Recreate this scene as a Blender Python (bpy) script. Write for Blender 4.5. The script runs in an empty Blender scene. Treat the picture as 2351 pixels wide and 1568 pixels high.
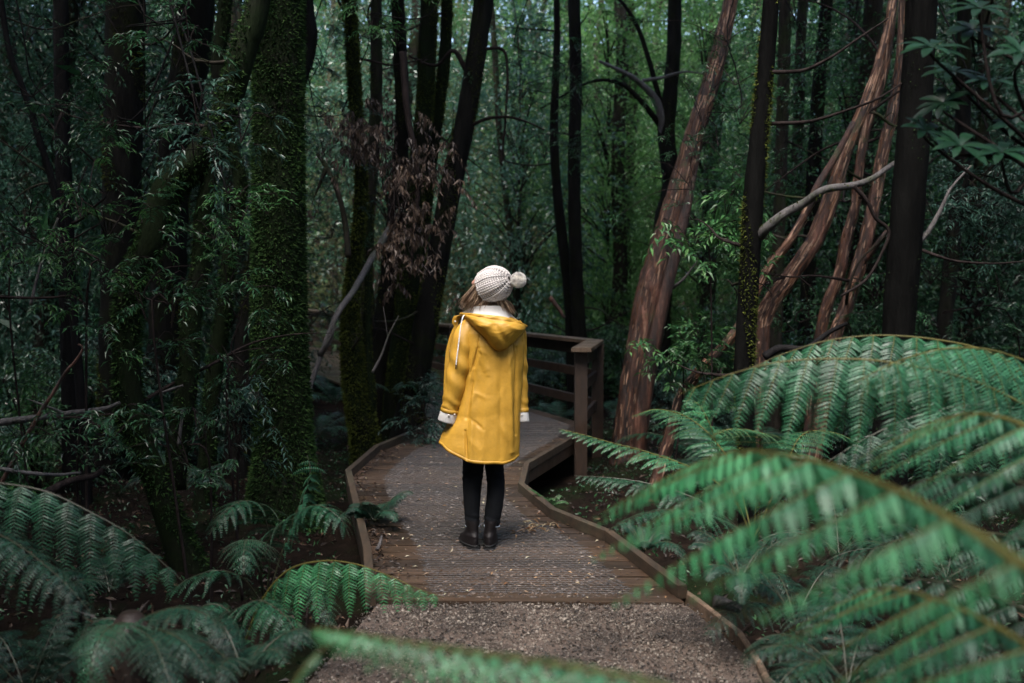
import bpy, math
import numpy as np
from mathutils import Vector
R = math.radians
SC = bpy.context.scene
COL = SC.collection
rng = np.random.default_rng(7)

# ------------------------------------------------------------------ camera, sky, sun, exposure
CAM_H = 1.52
PITCH = math.atan(124 / 2286.0)
cam = bpy.data.cameras.new('camera')
cam.lens = 35; cam.sensor_width = 36; cam.clip_start = 0.05; cam.clip_end = 400
cam.dof.use_dof = True; cam.dof.focus_distance = 5.75; cam.dof.aperture_fstop = 2.0
cam.dof.aperture_blades = 0
cam_o = bpy.data.objects.new('camera', cam); COL.objects.link(cam_o)
cam_o.location = (0, 0, CAM_H); cam_o.rotation_euler = (math.pi / 2 - PITCH, 0, 0)
SC.camera = cam_o

SUN_EL, SUN_AZ = R(62), R(200)          # azimuth measured from +Y clockwise: behind the camera, a little to the left
w = bpy.data.worlds.new('World'); SC.world = w; w.use_nodes = True
nt = w.node_tree; bg = nt.nodes['Background']
sky = nt.nodes.new('ShaderNodeTexSky'); sky.sky_type = 'NISHITA'; sky.sun_disc = False
sky.sun_elevation = SUN_EL; sky.sun_rotation = SUN_AZ; sky.air_density = 1.0; sky.dust_density = 3.0; sky.ozone_density = 1.0
nt.links.new(sky.outputs[0], bg.inputs[0]); bg.inputs[1].default_value = 0.15
sun = bpy.data.lights.new('sun', 'SUN'); sun.energy = 1.4; sun.angle = R(35); sun.color = (1.0, 0.97, 0.92)
sun_o = bpy.data.objects.new('sun', sun); COL.objects.link(sun_o)
sdir = Vector((math.sin(SUN_AZ) * math.cos(SUN_EL), math.cos(SUN_AZ) * math.cos(SUN_EL), math.sin(SUN_EL)))
sun_o.rotation_euler = sdir.to_track_quat('Z', 'Y').to_euler(); sun_o.location = sdir * 30
SC.view_settings.view_transform = 'Standard'; SC.view_settings.look = 'None'
SC.view_settings.exposure = 2.1; SC.view_settings.gamma = 1.0
cy = SC.cycles
cy.max_bounces = 6; cy.diffuse_bounces = 4; cy.glossy_bounces = 2; cy.transmission_bounces = 3; cy.transparent_max_bounces = 4
cy.use_denoising = True; cy.sample_clamp_indirect = 4.0; cy.caustics_reflective = False; cy.caustics_refractive = False

# ------------------------------------------------------------------ measuring helpers
F = 2286.0
def at(px, py, D):
    """point at depth D (world Y) seen at this place of the photograph (2351 x 1568)"""
    a = (px - 1175.5) / F; b = -(py - 784) / F
    c, s = math.cos(PITCH), math.sin(PITCH)
    dx, dy, dz = a, c + b * s, -s + b * c
    k = D / dy
    return np.array([dx * k, D, CAM_H + dz * k])
def gr(px, py, z=0.0):
    a = (px - 1175.5) / F; b = -(py - 784) / F
    c, s = math.cos(PITCH), math.sin(PITCH)
    dx, dy, dz = a, c + b * s, -s + b * c
    k = (z - CAM_H) / dz
    return np.array([dx * k, dy * k, z])

# ------------------------------------------------------------------ mesh helpers
def mesh_np(name, V, faces, smooth=False, mats=(), midx=None):
    V = np.asarray(V, dtype=np.float32).reshape(-1, 3)
    if isinstance(faces, np.ndarray): faces = [faces]
    faces = [np.asarray(f, dtype=np.int32) for f in faces if len(f)]
    loops = np.concatenate([f.ravel() for f in faces]) if faces else np.zeros(0, np.int32)
    tot = np.concatenate([np.full(len(f), f.shape[1], np.int32) for f in faces])
    start = np.concatenate([[0], np.cumsum(tot)[:-1]]).astype(np.int32)
    me = bpy.data.meshes.new(name)
    me.vertices.add(len(V)); me.vertices.foreach_set('co', V.ravel())
    me.loops.add(len(loops)); me.loops.foreach_set('vertex_index', loops)
    me.polygons.add(len(tot)); me.polygons.foreach_set('loop_start', start)
    me.polygons.foreach_set('use_smooth', np.full(len(tot), bool(smooth)))
    for m in mats: me.materials.append(m)
    if midx is not None: me.polygons.foreach_set('material_index', np.asarray(midx, np.int32))
    me.update(calc_edges=True)
    return me

class MB:
    """collects vertices and faces (with a material slot) and builds one mesh"""
    def __init__(s): s.V = []; s.F = {}; s.n = 0
    def add(s, V, faces, slot=0):
        V = np.asarray(V, float).reshape(-1, 3)
        if isinstance(faces, np.ndarray): faces = [faces]
        for f in faces:
            f = np.asarray(f, int)
            if len(f): s.F.setdefault((f.shape[1], slot), []).append(f + s.n)
        s.V.append(V); s.n += len(V); return s
    def mesh(s, name, mats, smooth=False, origin=None):
        V = np.concatenate(s.V)
        if origin is not None: V = V - np.asarray(origin)
        fs, mi = [], []
        for (k, slot), L in s.F.items():
            f = np.concatenate(L); fs.append(f); mi.append(np.full(len(f), slot))
        return mesh_np(name, V, fs, smooth, mats, np.concatenate(mi))

def tag(o, label=None, cat=None, group=None, kind=None):
    if label: o['label'] = label
    if cat: o['category'] = cat
    if group: o['group'] = group
    if kind: o['kind'] = kind
    return o
def obj(name, me, parent=None, loc=None):
    o = bpy.data.objects.new(name, me); COL.objects.link(o)
    if parent is not None: o.parent = parent
    if loc is not None: o.location = loc
    return o
def thing(name, label, cat, loc=(0, 0, 0), group=None):
    return tag(obj(name, None, None, tuple(float(v) for v in loc)), label, cat, group)

def nrm(v):
    v = np.asarray(v, float); return v / (np.linalg.norm(v, axis=-1, keepdims=True) + 1e-12)
def spline(P, n):
    P = np.asarray(P, float)
    if len(P) == 2:
        t = np.linspace(0, 1, n)[:, None]; return P[0] * (1 - t) + P[1] * t
    d = np.concatenate([[0], np.cumsum(np.sqrt(np.linalg.norm(np.diff(P[:, :3], axis=0), axis=1)) + 1e-9)])
    Q = np.vstack([2 * P[0] - P[1], P, 2 * P[-1] - P[-2]])
    u = np.linspace(0, d[-1], n); i = np.clip(np.searchsorted(d, u, side='right') - 1, 0, len(P) - 2)
    t = ((u - d[i]) / (d[i + 1] - d[i]))[:, None]
    p0, p1, p2, p3 = Q[i], Q[i + 1], Q[i + 2], Q[i + 3]
    return 0.5 * ((2 * p1) + (p2 - p0) * t + (2 * p0 - 5 * p1 + 4 * p2 - p3) * t * t + (3 * p1 - p0 - 3 * p2 + p3) * t ** 3)
def frames(P, ref=(0, -1, 0.1)):
    T = nrm(np.gradient(P, axis=0))
    N = np.zeros_like(P); v = np.asarray(ref, float)
    for i in range(len(P)):
        v = v - T[i] * v.dot(T[i])
        if np.linalg.norm(v) < 1e-4: v = np.array([1., 0, 0]) - T[i] * T[i][0]
        v = v / np.linalg.norm(v); N[i] = v
    return T, N, np.cross(T, N)
def grid_faces(nu, nv, close=True):
    i = np.arange(nu - 1)[:, None]; j = np.arange(nv if close else nv - 1)[None, :]
    a = i * nv + j; b = i * nv + (j + 1) % nv
    return np.stack([a, b, b + nv, a + nv], -1).reshape(-1, 4)
def tube(P, r, ns=8, disp=None, caps=True, flat=1.0, ref=(0, -1, 0.1)):
    P = np.asarray(P, float); n = len(P); r = np.broadcast_to(np.asarray(r, float), (n,))
    T, N, B = frames(P, ref); th = np.linspace(0, 2 * np.pi, ns, endpoint=False)
    rr = r[:, None] * np.ones((1, ns))
    if disp is not None: rr = rr * (1 + disp(np.linspace(0, 1, n)[:, None], th[None, :]))
    V = P[:, None] + rr[..., None] * (np.cos(th)[None, :, None] * N[:, None] * flat + np.sin(th)[None, :, None] * B[:, None])
    V = V.reshape(-1, 3); Fs = [grid_faces(n, ns)]
    if caps and ns > 2:
        V = np.vstack([V, P[0], P[-1]]); j = np.arange(ns); k = (j + 1) % ns
        Fs.append(np.stack([k, j, np.full(ns, n * ns)], -1))
        Fs.append(np.stack([(n - 1) * ns + j, (n - 1) * ns + k, np.full(ns, n * ns + 1)], -1))
    return V, Fs
def orient(d, nr):
    """matrices whose columns are x, y=d, z~nr"""
    d = nrm(d); x = nrm(np.cross(d, nr)); z = np.cross(x, d)
    return np.stack([x, d, z], -1)
def stamp(TV, TF, M, P):
    TV = np.asarray(TV, float); n, k = len(P), len(TV)
    V = np.einsum('nij,kj->nki', M, TV) + np.asarray(P)[:, None]
    if isinstance(TF, np.ndarray): TF = [TF]
    off = (np.arange(n) * k)[:, None, None]
    return V.reshape(-1, 3), [(np.asarray(f)[None] + off).reshape(-1, f.shape[1]) for f in TF]
def box(x0, x1, y0, y1, z0, z1):
    V = np.array([[x, y, z] for z in (z0, z1) for y in (y0, y1) for x in (x0, x1)], float)
    Fq = np.array([[0, 2, 3, 1], [4, 5, 7, 6], [0, 1, 5, 4], [2, 6, 7, 3], [0, 4, 6, 2], [1, 3, 7, 5]])
    return V, Fq
def beam(p, q, wd, ht, up=(0, 0, 1), ch=0.006):
    """chamfered timber from p to q, wd wide, ht high (top side at p/q height)"""
    p = np.asarray(p, float); q = np.asarray(q, float); d = nrm(q - p); s = nrm(np.cross(d, up)); u = np.cross(s, d)
    prof = [(-wd / 2, -ht), (wd / 2, -ht), (wd / 2, -ch), (wd / 2 - ch, 0), (-wd / 2 + ch, 0), (-wd / 2, -ch)]
    V = np.array([c + s * a + u * b for c in (p, q) for a, b in prof]); k = len(prof); j = np.arange(k)
    return V, [np.stack([j, (j + 1) % k, (j + 1) % k + k, j + k], -1), np.array([list(range(k))[::-1], list(range(k, 2 * k))])]
def rdir(n, zs=1.0):
    v = rng.normal(size=(n, 3)); v[:, 2] *= zs; return nrm(v)
def wob(seed, k=5):
    r = np.random.default_rng(seed); a = r.uniform(.6, 1.2, k); f = r.uniform(1, 7, k); g = r.integers(1, 6, k); p = r.uniform(0, 6.3, k)
    return lambda t, th, sc=6.0: sum(a[i] * np.sin(f[i] * sc * t + g[i] * th + p[i]) for i in range(k)) / k

# ------------------------------------------------------------------ materials
def new_mat(name):
    m = bpy.data.materials.new(name); m.use_nodes = True; n = m.node_tree
    b = n.nodes['Principled BSDF']; return m, n, b
def noise(n, scale, detail=6, rough=.6, vec=None, stretch=None, coord='Object'):
    t = n.nodes.new('ShaderNodeTexNoise'); t.inputs['Scale'].default_value = scale; t.inputs['Detail'].default_value = detail
    t.inputs['Roughness'].default_value = rough
    if vec is None:
        tc = n.nodes.new('ShaderNodeTexCoord'); vec = tc.outputs[coord]
    if stretch:
        mp = n.nodes.new('ShaderNodeMapping'); mp.inputs['Scale'].default_value = stretch
        n.links.new(vec, mp.inputs[0]); vec = mp.outputs[0]
    n.links.new(vec, t.inputs[0]); return t
def ramp(n, fac, stops):
    r = n.nodes.new('ShaderNodeValToRGB'); e = r.color_ramp.elements
    while len(e) < len(stops): e.new(0.5)
    for k, (p, c) in enumerate(stops):
        e[k].position = p; e[k].color = (*c, 1) if len(c) == 3 else c
    n.links.new(fac, r.inputs[0]); return r
def mix(n, fac, a, b, mode='MIX'):
    m = n.nodes.new('ShaderNodeMix'); m.data_type = 'RGBA'; m.blend_type = mode
    for s, v in ((m.inputs[0], fac), (m.inputs[6], a), (m.inputs[7], b)):
        if hasattr(v, 'links'): n.links.new(v, s)
        elif isinstance(v, (int, float)): s.default_value = v
        else: s.default_value = (*v, 1)
    return m.outputs[2]
def bump(n, b, h, strength=.5, dist=.01):
    u = n.nodes.new('ShaderNodeBump'); u.inputs['Strength'].default_value = strength; u.inputs['Distance'].default_value = dist
    n.links.new(h, u.inputs['Height']); n.links.new(u.outputs[0], b.inputs['Normal']); return u

def leaf_mat(name, c1, c2, c3, rough=.38, trans=.25, spec=.5, cl=1.5):
    m, n, b = new_mat(name)
    g = n.nodes.new('ShaderNodeNewGeometry')
    r = ramp(n, g.outputs['Random Per Island'], [(0, c1), (.55, c2), (1, c3)])
    t = noise(n, cl, 2)
    v = ramp(n, t.outputs[0], [(.35, (.55, .55, .55)), (.65, (1.25, 1.25, 1.2))])
    c = mix(n, 1.0, r.outputs[0], v.outputs[0], 'MULTIPLY')
    n.links.new(c, b.inputs['Base Color']); b.inputs['Roughness'].default_value = rough
    b.inputs['Specular IOR Level'].default_value = spec
    if trans:
        tr = n.nodes.new('ShaderNodeBsdfTranslucent'); n.links.new(c, tr.inputs[0])
        ms = n.nodes.new('ShaderNodeMixShader'); ms.inputs[0].default_value = trans
        n.links.new(b.outputs[0], ms.inputs[1]); n.links.new(tr.outputs[0], ms.inputs[2])
        n.links.new(ms.outputs[0], n.nodes['Material Output'].inputs[0])
    return m
def bark_mat(name, dark, light, moss=None, amt=.5, sc=9., rough=.8, patch=2.0, spec=.07):
    m, n, b = new_mat(name)
    t = noise(n, sc, 10, .7, stretch=(1, 1, .22))
    r = ramp(n, t.outputs[0], [(.35, dark), (.68, light)])
    col = r.outputs[0]
    if moss:
        t2 = noise(n, patch, 8, .75)
        f = ramp(n, t2.outputs[0], [(max(0.0, .75 - amt * .6), (0, 0, 0)), (min(1, .88 - amt * .55), (1, 1, 1))])
        t3 = noise(n, 60, 4)
        mc = ramp(n, t3.outputs[0], [(.3, tuple(v * .45 for v in moss)), (.7, moss)])
        col = mix(n, f.outputs[0], col, mc.outputs[0])
    n.links.new(col, b.inputs['Base Color']); b.inputs['Roughness'].default_value = rough; b.inputs['Specular IOR Level'].default_value = spec
    bump(n, b, t.outputs[0], .9, .03)
    return m
def plain(name, c, rough=.6, spec=.5, nsc=None, amp=.25, bstr=0, metal=0):
    m, n, b = new_mat(name)
    b.inputs['Roughness'].default_value = rough; b.inputs['Specular IOR Level'].default_value = spec; b.inputs['Metallic'].default_value = metal
    if nsc:
        t = noise(n, nsc, 8, .65)
        r = ramp(n, t.outputs[0], [(.3, tuple(v * (1 - amp) for v in c)), (.7, tuple(min(1, v * (1 + amp)) for v in c))])
        n.links.new(r.outputs[0], b.inputs['Base Color'])
        if bstr: bump(n, b, t.outputs[0], bstr, .01)
    else: b.inputs['Base Color'].default_value = (*c, 1)
    return m

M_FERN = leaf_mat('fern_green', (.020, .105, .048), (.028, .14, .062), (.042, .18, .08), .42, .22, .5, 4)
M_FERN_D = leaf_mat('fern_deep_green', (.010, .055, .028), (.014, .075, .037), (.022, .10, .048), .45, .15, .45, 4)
M_FERN_S = leaf_mat('fern_shade_green', (.006, .034, .02), (.009, .048, .028), (.014, .065, .037), .5, .15, .4, 4)  # darker copy of the fern green, shade of the low fronds painted in
M_LEAF = leaf_mat('leaf_green', (.016, .055, .028), (.025, .085, .035), (.045, .13, .05), .32, .25, .5)
M_LEAF_L = leaf_mat('leaf_fresh_green', (.03, .10, .035), (.05, .15, .05), (.10, .22, .07), .36, .35, .4)
M_LEAF_B = leaf_mat('leaf_blue_green', (.03, .08, .06), (.045, .11, .08), (.07, .15, .11), .34, .2, .5)
M_LEAF_O = leaf_mat('leaf_olive', (.03, .055, .02), (.05, .085, .03), (.11, .11, .05), .45, .3, .3)
M_DEAD = leaf_mat('leaf_dead_brown', (.022, .014, .011), (.048, .030, .022), (.13, .09, .065), .5, .15, .4)
M_BIGLEAF = leaf_mat('leaf_glossy_dark', (.004, .02, .009), (.006, .028, .012), (.009, .038, .016), .34, .12, .35)
M_MOSS = leaf_mat('moss_fuzz', (.034, .046, .010), (.055, .072, .015), (.10, .115, .025), .9, .3, .1, 3)
M_MOSS_D = leaf_mat('moss_fuzz_dark', (.012, .030, .010), (.024, .054, .016), (.05, .095, .028), .9, .25, .1, 3)
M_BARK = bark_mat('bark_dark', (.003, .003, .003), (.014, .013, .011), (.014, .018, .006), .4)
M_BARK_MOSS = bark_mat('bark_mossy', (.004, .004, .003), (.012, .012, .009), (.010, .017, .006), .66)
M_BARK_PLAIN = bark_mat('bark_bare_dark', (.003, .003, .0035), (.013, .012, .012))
M_BARK_FAR = bark_mat('bark_grey_brown', (.010, .009, .008), (.045, .038, .03), (.035, .05, .018), .45)
M_RACHIS = plain('rachis', (.09, .08, .018), .6, .3, nsc=30)
M_RACHIS_D = plain('rachis_dark', (.03, .032, .015), .5, nsc=30)
M_TWIG = bark_mat('twig_bark', (.008, .006, .006), (.035, .026, .024), None, sc=20)
M_LICHEN = bark_mat('branch_pale', (.05, .045, .045), (.13, .118, .115), (.05, .07, .025), .4, sc=25, spec=.3, rough=.5)
def red_bark():
    m, n, b = new_mat('bark_red_peeling')
    t = noise(n, 11, 12, .75, stretch=(1, 1, .12)); t2 = noise(n, 4, 6, .6, stretch=(1, 1, .3))
    c1 = ramp(n, t.outputs[0], [(.36, (.008, .005, .0045)), (.48, (.05, .024, .016)), (.57, (.13, .058, .036)), (.68, (.36, .2, .14))])
    c2 = ramp(n, t2.outputs[0], [(.40, (.25, .22, .22)), (.6, (1.1, 1, 1))])
    c = mix(n, 1.0, c1.outputs[0], c2.outputs[0], 'MULTIPLY')
    t3 = noise(n, 1.7, 8, .7); f = ramp(n, t3.outputs[0], [(.56, (0, 0, 0)), (.66, (1, 1, 1))])
    c = mix(n, f.outputs[0], c, (.05, .06, .018))
    n.links.new(c, b.inputs['Base Color']); b.inputs['Roughness'].default_value = .45; bump(n, b, t.outputs[0], 1., .04); return m
M_RED = red_bark()
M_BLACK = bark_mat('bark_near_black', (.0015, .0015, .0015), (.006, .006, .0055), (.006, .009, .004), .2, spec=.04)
M_STRIP = leaf_mat('bark_strips', (.03, .013, .009), (.15, .072, .042), (.40, .26, .19), .6, 0, .3, 5)

def wood_mat(name, d, l, rough=(.3, .7), moss=True, st=(.25, 3.0, 3.0)):
    m, n, b = new_mat(name)
    tc = n.nodes.new('ShaderNodeTexCoord')
    t = noise(n, 10, 10, .7, tc.outputs['Object'], st); t2 = noise(n, 1.3, 6, .7, tc.outputs['Object'])
    g = n.nodes.new('ShaderNodeNewGeometry')
    c = ramp(n, t.outputs[0], [(.3, d), (.7, l)])
    isl = ramp(n, g.outputs['Random Per Island'], [(0, (.5, .5, .5)), (1, (1.5, 1.42, 1.32))])
    cc = mix(n, 1.0, c.outputs[0], isl.outputs[0], 'MULTIPLY')
    if moss:
        f = ramp(n, t2.outputs[0], [(.52, (0, 0, 0)), (.7, (.6, .6, .6))]); cc = mix(n, f.outputs[0], cc, (.045, .045, .022))
    n.links.new(cc, b.inputs['Base Color'])
    rr = ramp(n, t2.outputs[0], [(.35, (rough[0],) * 3), (.65, (rough[1],) * 3)])
    n.links.new(rr.outputs[0], b.inputs['Roughness']); bump(n, b, t.outputs[0], .8, .003); return m
M_DECK = wood_mat('deck_wood_wet', (.013, .009, .006), (.072, .046, .031), (.26, .6), False)
M_KERB = wood_mat('kerb_wood_mossy', (.012, .009, .006), (.060, .039, .023), (.5, .8), True, (3, .25, 3))
M_RAIL = wood_mat('rail_wood', (.008, .005, .003), (.038, .021, .013), (.4, .7), False, (2, 2, .4))
M_CAP = wood_mat('rail_cap_wood', (.03, .021, .015), (.13, .092, .065), (.3, .6), True, (2, .3, 2))
M_EDGE = wood_mat('edging_wood', (.05, .035, .025), (.2, .14, .10), (.5, .8), False)
M_WIRE = plain('wire_galvanised', (.13, .128, .13), .5, nsc=40, amp=.5, metal=.5)
M_GRIT = leaf_mat('grit', (.02, .018, .018), (.06, .05, .048), (.2, .15, .12), .5, 0, .5)
M_PEB = leaf_mat('pebbles', (.024, .02, .018), (.085, .067, .056), (.25, .215, .185), .6, 0, .4, 3)
M_LITTER = leaf_mat('leaf_litter', (.010, .006, .004), (.026, .014, .009), (.10, .055, .032), .55, .05, .4)
M_CHIP = leaf_mat('fallen_leaf_bright', (.16, .07, .03), (.3, .2, .12), (.45, .42, .3), .5, .1, .4)

# ------------------------------------------------------------------ ground, gravel path
def interp(tab, y):
    a = np.array(tab, float); return np.interp(y, a[:, 0], a[:, 1])
LEFT = [(-3, -.62), (3.7, -.80), (4.68, -.645), (5.5, -.78), (7.9, -1.28), (9.1, -1.22), (10.7, -.82), (12, -1.15), (29, -8.4)]
RIGHT = [(-3, 1.1), (3.83, .99), (4.8, .80), (5.9, .55), (6.5, .24), (7.35, .04), (8.2, .09), (9.7, .57), (10.9, .86), (29, -6.55)]
def ground_h(x, y):
    x = np.asarray(x, float); y = np.asarray(y, float)
    nz = .06 * np.sin(1.3 * x + .7 * y) + .05 * np.sin(2.9 * x - 1.7 * y + 1) + .025 * np.sin(6.1 * x + 4.3 * y) + .02 * np.sin(9.7 * y - 7 * x)
    l, r = interp(LEFT, y), interp(RIGHT, y)
    off = np.maximum(np.maximum(l - x, x - r), 0)
    near = np.clip((5.2 - y) / .5, 0, 1)                      # beside the gravel the ground lies close to it
    base = -.33 + near * .27 * np.exp(-off * 1.8) - .1 * near * (1 - np.exp(-off * 1.8))
    inside = (off <= 0.0)
    h = base + nz * np.clip(off / .3, 0, 1) * .9
    h = np.where(inside & (y < 4.75), -.03, h)
    far = np.clip(y - 29, 0, None); side = np.clip(np.abs(x) - 9, 0, None)
    return h + .33 * far * np.clip(far / 12, 0, 1) + .10 * side
def build_ground():
    xs = np.concatenate([np.linspace(-120, -14, 22)[:-1], np.linspace(-14, 14, 281), np.linspace(14, 120, 22)[1:]])
    ys = np.concatenate([np.linspace(-60, -4, 12)[:-1], np.linspace(-4, 26, 301), np.linspace(26, 120, 40)[1:]])
    X, Y = np.meshgrid(xs, ys, indexing='ij')
    V = np.stack([X, Y, ground_h(X, Y)], -1).reshape(-1, 3)
    m, n, b = new_mat('forest_soil')
    t = noise(n, 6, 12, .75); t2 = noise(n, .9, 6, .7)
    c = ramp(n, t.outputs[0], [(.3, (.004, .003, .0025)), (.55, (.012, .008, .006)), (.75, (.035, .021, .015))])
    f = ramp(n, t2.outputs[0], [(.5, (0, 0, 0)), (.62, (1, 1, 1))])
    cc = mix(n, f.outputs[0], c.outputs[0], (.010, .016, .006))
    n.links.new(cc, b.inputs['Base Color']); b.inputs['Roughness'].default_value = .9; b.inputs['Specular IOR Level'].default_value = .05; bump(n, b, t.outputs[0], 1, .05)
    me = mesh_np('ground', V, grid_faces(len(xs), len(ys), False)[:, ::-1], True, [m])
    tag(obj('ground', me), kind='structure')
build_ground()
def build_gravel():
    ys = np.linspace(-3, 4.70, 60); us = np.linspace(0, 1, 24)
    Y, U = np.meshgrid(ys, us, indexing='ij'); l, r = interp(LEFT, Y), interp(RIGHT, Y)
    X = l + (r - l + .02) * U
    Z = .004 * np.sin(9 * X + 3 * Y) + .003 * np.sin(23 * Y - 11 * X) - .004
    m, n, b = new_mat('gravel_sand')
    t = noise(n, 55, 8, .75); t2 = noise(n, 2.2, 5, .6)
    c = ramp(n, t.outputs[0], [(.32, (.035, .027, .022)), (.6, (.135, .10, .08)), (.75, (.22, .175, .145))])
    c2 = ramp(n, t2.outputs[0], [(.40, (.38, .36, .35)), (.62, (1.1, 1.05, 1))])
    n.links.new(mix(n, 1.0, c.outputs[0], c2.outputs[0], 'MULTIPLY'), b.inputs['Base Color']); b.inputs['Roughness'].default_value = .8
    bump(n, b, t.outputs[0], .8, .01)
    tag(obj('gravel_path', mesh_np('gravel_path', np.stack([X, Y, Z], -1).reshape(-1, 3), grid_faces(60, 24, False)[:, ::-1], True, [m])), kind='structure')
    # leaves, twigs and crumbs on the gravel; stones and soil spilling over its borders
    rg = np.random.default_rng(51); n_ = 700; y = 4.72 - rg.random(n_) * 1.9; l, r = interp(LEFT, y), interp(RIGHT, y); x = l + (r - l) * rg.beta(.7, .7, n_)
    ln = rg.uniform(.006, .035, n_); T = np.array([[0, 0, 0], [.5, .4, .1], [0, 1, 0], [-.5, .4, .1]])
    V, Fs = stamp(T, np.array([[0, 1, 2, 3]]), orient(rdir(n_, .15), rdir(n_, 3)) * (ln[:, None, None] * np.stack([rg.uniform(.06, .4, n_), np.ones(n_), np.ones(n_)], -1)[:, None, :]), np.stack([x, y, np.full(n_, .012)], -1))
    tag(obj('path_litter', mesh_np('path_litter', V, Fs, False, [M_LITTER])), 'dark leaf bits and twigs trodden into the gravel', 'leaves', kind='stuff')
    # loose stones
    ico = np.array([[0, 0, 1], [.9, 0, .2], [.28, .85, .2], [-.72, .52, .25], [-.72, -.52, .2], [.28, -.85, .15], [0, 0, -.6]])
    icf = np.array([[0, 1, 2], [0, 2, 3], [0, 3, 4], [0, 4, 5], [0, 5, 1], [6, 2, 1], [6, 3, 2], [6, 4, 3], [6, 5, 4], [6, 1, 5]])
    n_ = 34000
    y = 4.69 - (rng.random(n_) ** 1.1) * 1.75; l, r = interp(LEFT, y), interp(RIGHT, y)
    x = l + (r - l) * rng.random(n_) + rng.normal(0, .03, n_); y = y + np.where(y > 4.6, np.abs(rng.normal(0, .025, n_)), 0)
    s = .0018 + .0070 * rng.random(n_) ** 6 + .0014 * rng.random(n_)
    Mx = orient(rdir(n_, .3), rdir(n_)) * (s[:, None, None] * rng.uniform(.7, 1.3, (n_, 1, 3)))
    P = np.stack([x, y, np.full(n_, .001) + s * .25], -1)
    V, Fs = stamp(ico, icf, Mx, P)
    tag(obj('gravel', mesh_np('gravel', V, Fs, False, [M_PEB])), 'loose brown gravel and small stones on the path before the boardwalk', 'gravel', kind='stuff')
build_gravel()

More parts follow.
